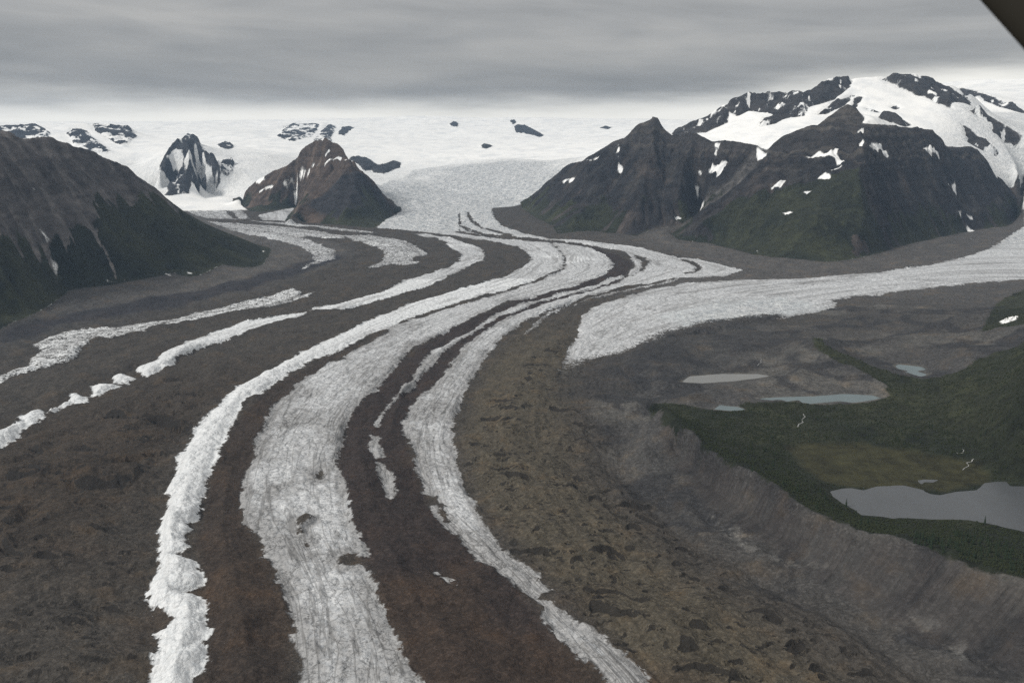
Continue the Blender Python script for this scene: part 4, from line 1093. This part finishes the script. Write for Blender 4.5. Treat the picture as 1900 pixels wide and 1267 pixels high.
    ht = g.m('ADD', ht, g.m('MULTIPLY', g.m('MULTIPLY', fn, a_flk), 7.0))
    ht = g.m('ADD', ht, g.m('MULTIPLY', g.m('MULTIPLY', rk, hi), 55.0))
    ht_i = g.m('ADD', g.m('MULTIPLY', blk.outputs['Distance'], -9.0), g.m('ADD', g.m('MULTIPLY', blk2.outputs['Distance'], -3.2), g.m('ADD', g.m('MULTIPLY', f1, 3.0), g.m('MULTIPLY', f5, 12.0))))
    hmix = g.n('ShaderNodeMix', data_type='FLOAT')
    g.put(hmix.inputs[0], im); g.put(hmix.inputs[2], ht); g.put(hmix.inputs[3], g.m('ADD', ht_i, g.m('MULTIPLY', ic_n, g.m('MULTIPLY', a_fall, 40.0))))
    ht_s = g.m('MULTIPLY', ic_n, g.m('MULTIPLY_ADD', a_fall, 40.0, 5.0))
    h2 = g.n('ShaderNodeMix', data_type='FLOAT')
    g.put(h2.inputs[0], sm); g.put(h2.inputs[2], hmix.outputs[0]); g.put(h2.inputs[3], ht_s)
    bmp = g.n('ShaderNodeBump')
    bmp.inputs['Strength'].default_value = 0.8
    bmp.inputs['Distance'].default_value = 1.0
    g.put(bmp.inputs['Height'], h2.outputs[0])
    bs = g.n('ShaderNodeBsdfPrincipled')
    g.put(bs.inputs['Base Color'], colr)
    bs.inputs['Roughness'].default_value = 0.85
    bs.inputs['Specular IOR Level'].default_value = 0.15
    g.put(bs.inputs['Normal'], bmp.outputs[0])
    o = g.n('ShaderNodeOutputMaterial')
    g.t.links.new(bs.outputs[0], o.inputs[0])
    return mat


GROUND = ground_material()


def set_props(o, label='', category='', group=None, kind=None):
    if label: o['label'] = label
    if category: o['category'] = category
    if group: o['group'] = group
    if kind: o['kind'] = kind


def grid_piece(name, fm):
    """the faces of the sheet marked in fm as a mesh of their own"""
    fi, fj = np.nonzero(fm)
    v00 = fi * NCOL + fj
    q = np.stack([v00, v00 + 1, v00 + NCOL + 1, v00 + NCOL], 1)
    u, inv = np.unique(q.ravel(), return_inverse=True)
    nf = len(fi)
    me = bpy.data.meshes.new(name)
    me.vertices.add(len(u)); me.loops.add(nf * 4); me.polygons.add(nf)
    co = np.stack([X.ravel()[u], Y.ravel()[u], Z.ravel()[u]], 1).astype(f4)
    me.vertices.foreach_set('co', co.ravel())
    me.loops.foreach_set('vertex_index', inv.astype(np.int32))
    me.polygons.foreach_set('loop_start', np.arange(0, nf * 4, 4, dtype=np.int32))
    me.polygons.foreach_set('use_smooth', np.ones(nf, bool))
    me.update(calc_edges=True)
    for k, A in ATTR.items():
        me.attributes.new(k, 'FLOAT', 'POINT').data.foreach_set('value', A.ravel()[u].astype(f4))
    b4 = np.ones((len(u), 4), f4); b4[:, :3] = base.reshape(-1, 3)[u]
    me.attributes.new('base', 'FLOAT_COLOR', 'POINT').data.foreach_set('color', b4.ravel())
    b4[:, :3] = vcol.reshape(-1, 3)[u]
    me.attributes.new('leafage', 'FLOAT_COLOR', 'POINT').data.foreach_set('color', b4.ravel())
    fv = np.zeros((len(u), 3), f4); fv[:, 0] = psi.ravel()[u]; fv[:, 1] = flow_s.ravel()[u]
    me.attributes.new('flow', 'FLOAT_VECTOR', 'POINT').data.foreach_set('vector', fv.ravel())
    me.attributes.new('custom_normal', 'FLOAT_VECTOR', 'POINT').data.foreach_set('vector', np.ascontiguousarray(Nn.reshape(-1, 3)[u]).ravel())
    me.materials.append(GROUND)
    o = bpy.data.objects.new(name, me)
    COL.objects.link(o)
    return o


made = {}
for k, dd in enumerate(defs, 1):
    fm = f_own == k
    if fm.sum() < 2:
        continue
    o = grid_piece(dd['name'], fm)
    made[k] = o
    if dd['parent']:
        if dd['parent'] in made:
            o.parent = made[dd['parent']]
    else:
        set_props(o, dd['label'], dd['category'], dd['group'], dd['kind'])
print('sheet', round(time.time() - T0, 1))

# ------------------------------------------------------------------ lakes
def water_material(name, c, rough):
    mat = bpy.data.materials.new(name); mat.use_nodes = True
    g = NT(mat.node_tree)
    pos = g.n('ShaderNodeNewGeometry').outputs['Position']
    n = g.noise(g.v('MULTIPLY', pos, (1.0, 0.4, 1.0)), 0.02, 4, 0.6)
    cc = g.mix(n, tuple(0.85 * v for v in c), tuple(1.15 * v for v in c))
    rip = g.noise(pos, 0.35, 3, 0.6)
    b = g.n('ShaderNodeBump'); b.inputs['Strength'].default_value = 0.08; b.inputs['Distance'].default_value = 0.6
    g.put(b.inputs['Height'], rip)
    bs = g.n('ShaderNodeBsdfPrincipled')
    g.put(bs.inputs['Base Color'], cc); bs.inputs['Roughness'].default_value = rough; bs.inputs['IOR'].default_value = 1.33
    g.put(bs.inputs['Normal'], b.outputs[0])
    o = g.n('ShaderNodeOutputMaterial'); g.t.links.new(bs.outputs[0], o.inputs[0])
    return mat


WATER = dict(silt=water_material('silty_water', (0.078, 0.083, 0.088), 0.4), blue=water_material('turquoise_water', (0.10, 0.135, 0.14), 0.2), grey=water_material('milky_water', (0.17, 0.17, 0.16), 0.2))
for q in LAKES:
    w_ = [at_z(x, y, q['z']) for x, y in q['poly']]
    pts = np.array([(r_ * math.sin(t), r_ * math.cos(t)) for t, r_, z in w_])
    c = pts.mean(0)
    A = 0.5 * np.sum(pts[:, 0] * np.roll(pts[:, 1], -1) - np.roll(pts[:, 0], -1) * pts[:, 1])
    e = np.roll(pts, -1, 0) - np.roll(pts, 1, 0)
    nrm = np.c_[e[:, 1], -e[:, 0]] / (np.linalg.norm(e, axis=1, keepdims=True) + 1e-9) * (1 if A > 0 else -1)
    pts = pts + nrm * 9.0
    if A < 0:
        pts = pts[::-1]
    me = bpy.data.meshes.new('lake')
    me.from_pydata([(x, y, q['z']) for x, y in pts], [], [list(range(len(pts)))])
    me.update()
    me.materials.append(WATER[q['look']])
    o = bpy.data.objects.new('lake', me); COL.objects.link(o)
    set_props(o, q['label'], 'lake', 'lakes behind the moraine', 'structure')

# ------------------------------------------------------------------ streams
def gz(x, y):
    r_ = math.hypot(x, y); t = math.atan2(x, y)
    i = int(np.clip(np.searchsorted(rows, r_) - 1, 0, NROW - 2)); j = int(np.clip((t - th[0]) / (th[1] - th[0]), 0, NCOL - 2))
    return float(Z[i:i + 2, j:j + 2].max())


for lab, wd_, pts in [
    ('braided white stream fanning out below the long thin lake', 5.0, [(1490,768),(1494,774),(1487,779),(1490,784),(1482,788),(1480,793)]),
    ('short glinting stream bend at the upper right of the meadow', 3.5, [(1773,843),(1779,845),(1786,843),(1788,838),(1782,836)]),
    ('crooked glinting stream across the right end of the meadow', 3.5, [(1806,853),(1802,858),(1794,860),(1797,865),(1790,868),(1786,872)]),
    ('small white meltwater stream running into the pale grey lake', 3.5, [(1405,684),(1408,680),(1412,678),(1411,674),(1413,671)])]:
    q = np.array(PW(pts)); V, Fc = [], []
    tt_ = np.linspace(0, len(q) - 1, len(q) * 6)
    cx = np.interp(tt_, range(len(q)), q[:, 0]); cy = np.interp(tt_, range(len(q)), q[:, 1])
    for k in range(len(cx)):
        a_ = np.array((cx[min(k + 1, len(cx) - 1)] - cx[max(k - 1, 0)], cy[min(k + 1, len(cx) - 1)] - cy[max(k - 1, 0)]))
        a_ /= np.linalg.norm(a_) + 1e-9
        hw = 0.36 * wd_ * (0.6 + 0.5 * math.sin(k * 1.7) ** 2)
        zz = gz(cx[k], cy[k]) + 0.35
        V += [(cx[k] - a_[1] * hw, cy[k] + a_[0] * hw, zz), (cx[k] + a_[1] * hw, cy[k] - a_[0] * hw, zz)]
    Fc = [(2 * k, 2 * k + 1, 2 * k + 3, 2 * k + 2) for k in range(len(cx) - 1)]
    me = bpy.data.meshes.new('stream'); me.from_pydata(V, [], Fc); me.update()
    if 'foam' not in WATER: WATER['foam'] = water_material('white_water', (0.22, 0.22, 0.21), 0.3)
    me.materials.append(WATER['foam'])
    o = bpy.data.objects.new('stream', me); COL.objects.link(o)
    set_props(o, lab, 'stream', 'meltwater streams', 'structure')

# ------------------------------------------------------------------ spruces
def simple_mat(name, c1, c2, scale, rough=0.9):
    mat = bpy.data.materials.new(name); mat.use_nodes = True
    g = NT(mat.node_tree)
    pos = g.n('ShaderNodeTexCoord').outputs['Object']
    n = g.noise(pos, scale, 4, 0.6)
    bs = g.n('ShaderNodeBsdfPrincipled')
    g.put(bs.inputs['Base Color'], g.mix(n, c1, c2)); bs.inputs['Roughness'].default_value = rough
    bs.inputs['Specular IOR Level'].default_value = 0.1
    o = g.n('ShaderNodeOutputMaterial'); g.t.links.new(bs.outputs[0], o.inputs[0])
    return mat


BARK = simple_mat('spruce_bark', (0.05, 0.04, 0.03), (0.09, 0.07, 0.055), 3.0)
NEEDLE = simple_mat('spruce_needles', (0.012, 0.020, 0.012), (0.030, 0.042, 0.022), 1.2)
LEAF = simple_mat('brush_leaves', (0.015, 0.020, 0.010), (0.031, 0.036, 0.017), 0.03)


def spruce_meshes(seed):
    rg = np.random.default_rng(seed)
    vs, fs = [], []
    for k in range(5):
        for j, (z, r_) in enumerate(((0, 0.16), (3.0, 0.12), (9.6, 0.02))):
            vs.append((r_ * math.cos(k * 2 * math.pi / 5), r_ * math.sin(k * 2 * math.pi / 5), z - 0.6 * (j == 0)))
    for k in range(5):
        a, b = 3 * k, 3 * ((k + 1) % 5)
        fs += [(a, b, b + 1, a + 1), (a + 1, b + 1, b + 2, a + 2)]
    tr = bpy.data.meshes.new('trunk'); tr.from_pydata(vs, [], fs); tr.materials.append(BARK)
    vs, fs = [], []
    lv = 13
    for i in range(lv):
        z = 0.9 + 8.8 * (i / (lv - 1)) ** 0.92
        rad = 1.75 * (1 - i / lv) ** 0.8 + 0.12
        nb = 8 if i < 9 else 5
        for k in range(nb):
            a = 2 * math.pi * (k + rg.random() * 0.7) / nb + i
            rr_ = rad * rg.uniform(0.55, 1.15); dz_ = -0.35 * rr_ - 0.1
            w_ = 0.35 * rr_ + 0.08
            ca, sa = math.cos(a), math.sin(a); b0 = len(vs)
            vs += [(0, 0, z + 0.35), (ca * rr_ * .6 - sa * w_, sa * rr_ * .6 + ca * w_, z + dz_ * .7), (ca * rr_, sa * rr_, z + dz_), (ca * rr_ * .6 + sa * w_, sa * rr_ * .6 - ca * w_, z + dz_ * .7)]
            fs += [(b0, b0 + 1, b0 + 2), (b0, b0 + 2, b0 + 3)]
    cr = bpy.data.meshes.new('crown'); cr.from_pydata(vs, [], fs); cr.materials.append(NEEDLE)
    return tr, cr


def ground_z(x, y):
    r_ = math.hypot(x, y); t = math.atan2(x, y)
    i = int(np.clip(np.searchsorted(rows, r_) - 1, 0, NROW - 2)); j = int(np.clip((t - th[0]) / (th[1] - th[0]), 0, NCOL - 2))
    a = (r_ - rows[i]) / (rows[i + 1] - rows[i]); b = (t - th[j]) / (th[1] - th[0])
    return float(Z[i, j] * (1 - a) * (1 - b) + Z[i + 1, j] * a * (1 - b) + Z[i, j + 1] * (1 - a) * b + Z[i + 1, j + 1] * a * b)


SPR = [spruce_meshes(s) for s in range(3)]
single = [((1453,902),'spruce on the upper edge of the moraine crest, first of the lone spruces'),((1479,913),'spruce standing alone halfway between crest and large lake'),((1522,914),'bushy spruce at the meadow corner by the large lake'),((1531,928),'spruce on the slope just left of the lake corner'),((1516,944),'slim spruce right on the crest line below the lake corner'),((1544,947),'spruce between the crest and the west shore of the large lake'),((1570,939),'spruce at the water edge of the west shore'),((1588,958),'spruce at the bay in the west shore'),((1597,972),'tall spruce below the bay of the west shore'),((1610,971),'spruce with a thick crown just right of the tall one below the bay'),((1626,971),'third spruce in the row below the bay of the west shore'),((1827,972),'lone spruce on the near shore of the large lake'),((1395,877),'small spruce on the crest where the scrub is thin'),((1435,868),'small spruce on the scrub slope above the crest'),((1387,845),'tiny spruce high on the scrub slope'),((1496,928),'spruce just behind the crest, left of the slim one')]
spots = [(p, l, 'lone spruces by the large lake', 1.75) for p, l in single]
rg = np.random.default_rng(11)
cl = []
while len(cl) < 150:
    x = rg.uniform(1690, 1925); t = (x - 1690) / 210.0
    lo = 1009 + 62 * t; hi = lo - 8 - 42 * min(1, t * 2.2)
    cl.append((x, rg.uniform(hi, lo)))
spots += [(p, 'dark spruce in the thicket behind the near end of the moraine crest', 'spruces in the thicket behind the crest', rg.uniform(1.0, 1.8)) for p in cl]
cl = []
while len(cl) < 120:
    x, y = rg.uniform(1300, 1900), rg.uniform(765, 900)
    if y > 830 and x > 1440: continue
    if y > 800 + (x - 1300) * 0.5: continue
    cl.append((x, y))
spots += [(p, 'tiny dark spruce scattered in the brush above the olive meadow', 'spruces scattered in the brush', rg.uniform(0.7, 1.3)) for p in cl]
proto = {}
for n_, (p, lab, grp, s_) in enumerate(spots):
    x, y = P(p)
    if max(float(bil(np.zeros((NRc, NT_)), np.array(0.0), np.array(2000.0))), 0) > 1: continue
    k = n_ % 3
    if k not in proto:
        e = bpy.data.objects.new('spruce_tree', None); COL.objects.link(e)
        kids = [bpy.data.objects.new('trunk', SPR[k][0]), bpy.data.objects.new('crown', SPR[k][1])]
        for c in kids:
            COL.objects.link(c); c.parent = e
        proto[k] = (e, kids)
    else:
        e = proto[k][0].copy(); COL.objects.link(e)
        for c0 in proto[k][1]:
            c = c0.copy(); COL.objects.link(c); c.parent = e
    e.location = (x, y, ground_z(x, y) - 0.2)
    e.rotation_euler = (0, 0, rg.uniform(0, 6.28))
    e.scale = (s_, s_, s_ * rg.uniform(0.9, 1.2))
    set_props(e, lab, 'tree', grp)

# brush: clumps nobody could count
vs, fs = [], []
cand = np.nonzero((veg_r > 4) & (meadow < -4) & (lake_all < -6) & (RG < 4300) & (flank < 0))
pick = rg.choice(len(cand[0]), size=26000, p=None)
wgt = (bush[cand] > 0.06)
V, T = [], []
for q in pick:
    i, j = cand[0][q], cand[1][q]
    if not wgt[q] and rg.random() < 0.6: continue
    cx, cy, cz = X[i, j] + rg.uniform(-2, 2), Y[i, j] + rg.uniform(-2, 2), Z[i, j]
    s_ = rg.uniform(1.0, 3.0)
    b0 = len(V)
    n_ = 5
    a0 = rg.uniform(0, 6.28)
    for k in range(n_):
        a = a0 + k * 2 * math.pi / n_
        rr_ = s_ * rg.uniform(0.7, 1.2)
        V.append((cx + rr_ * math.cos(a), cy + rr_ * math.sin(a), cz - 0.8))
    for k in range(n_):
        a = a0 + (k + .5) * 2 * math.pi / n_
        rr_ = s_ * rg.uniform(0.5, 0.9)
        V.append((cx + rr_ * math.cos(a), cy + rr_ * math.sin(a), cz + s_ * rg.uniform(0.5, 0.9)))
    V.append((cx, cy, cz + s_ * rg.uniform(0.9, 1.3)))
    for k in range(n_):
        k2 = (k + 1) % n_
        T += [(b0 + k, b0 + k2, b0 + n_ + k), (b0 + k2, b0 + n_ + k2, b0 + n_ + k), (b0 + n_ + k, b0 + n_ + k2, b0 + 2 * n_)]
me = bpy.data.meshes.new('shrubbery'); me.from_pydata(V, [], T); me.materials.append(LEAF); me.update()
o = bpy.data.objects.new('shrubbery', me); COL.objects.link(o)
set_props(o, 'low dark green brush covering the valley floor around the lakes', 'brush', None, 'stuff')

# ------------------------------------------------------------------ the aeroplane's strut across the upper right corner
def strut():
    t0, s0 = ray(1793, -28); t1, s1 = ray(1945, 150)
    def pt(px, py, dd):
        t, s = ray(px, py)
        return np.array((dd * math.sin(t), dd * math.cos(t), H + s * dd))
    a = pt(1640, -200, 1.75); b = pt(2120, 340, 1.45)
    ax = (b - a) / np.linalg.norm(b - a)
    view = (a + b) / 2 - np.array((0, 0, H)); view /= np.linalg.norm(view)
    side = np.cross(ax, view); side /= np.linalg.norm(side)
    dep = np.cross(side, ax)
    if side[2] < 0: side = -side
    prof = []
    n = 28
    for k in range(n):                            # streamlined section, blunt nose towards the picture
        u = 2 * math.pi * k / n
        c_ = (1 - math.cos(u)) / 2
        tck = 0.6 * (0.2969 * math.sqrt(max(c_, 0)) - 0.126 * c_ - 0.3516 * c_ ** 2 + 0.2843 * c_ ** 3 - 0.1036 * c_ ** 4) * 5 * 0.2
        prof.append((c_ * 0.17, (tck if u < math.pi else -tck) * 0.17 * 1.6))
    V, Fc = [], []
    m = 24
    for i in range(m + 1):
        c0 = a + (b - a) * i / m
        for (u, v) in prof:
            V.append(tuple(c0 + side * u + dep * v))
    for i in range(m):
        for k in range(n):
            k2 = (k + 1) % n
            Fc.append((i * n + k, i * n + k2, (i + 1) * n + k2, (i + 1) * n + k))
    Fc += [tuple(range(n))[::-1], tuple(m * n + k for k in range(n))]
    me = bpy.data.meshes.new('aircraft_strut'); me.from_pydata(V, [], Fc)
    for p in me.polygons: p.use_smooth = len(p.vertices) == 4
    me.materials.append(simple_mat('strut_paint', (0.014, 0.013, 0.010), (0.02, 0.018, 0.014), 3.0, 0.7))
    o = bpy.data.objects.new('aircraft_strut', me); COL.objects.link(o)
    set_props(o, 'dark out of focus aircraft strut crossing the sky in the upper right corner', 'strut')


strut()

# ------------------------------------------------------------------ the air
zlo = float(Z.min()) - 1.0
ztop = float(max(Z.max(), H + 5)) + 25.0
me = bpy.data.meshes.new('haze')
xs, ys, zs = (-14600.0, 14600.0), (-400.0, 23800.0), (zlo, ztop)
V = [(x, y, z) for z in zs for y in ys for x in xs]
me.from_pydata(V, [], [(0, 2, 3, 1), (4, 5, 7, 6), (0, 1, 5, 4), (2, 6, 7, 3), (0, 4, 6, 2), (1, 3, 7, 5)])
me.update()
mat = bpy.data.materials.new('haze'); mat.use_nodes = True
g = NT(mat.node_tree)
pv_ = g.n('ShaderNodeVolumePrincipled')
pv_.inputs['Color'].default_value = (0.50, 0.71, 1.0, 1)
pv_.inputs['Density'].default_value = 1.7e-5
pv_.inputs['Anisotropy'].default_value = 0.2
o_ = g.n('ShaderNodeOutputMaterial'); g.t.links.new(pv_.outputs[0], o_.inputs['Volume'])
me.materials.append(mat)
o = bpy.data.objects.new('haze', me); COL.objects.link(o)
set_props(o, 'thin blue air between the viewer and the far mountains', 'haze', None, 'stuff')
print('done', round(time.time() - T0, 1), 'z', zlo, ztop)
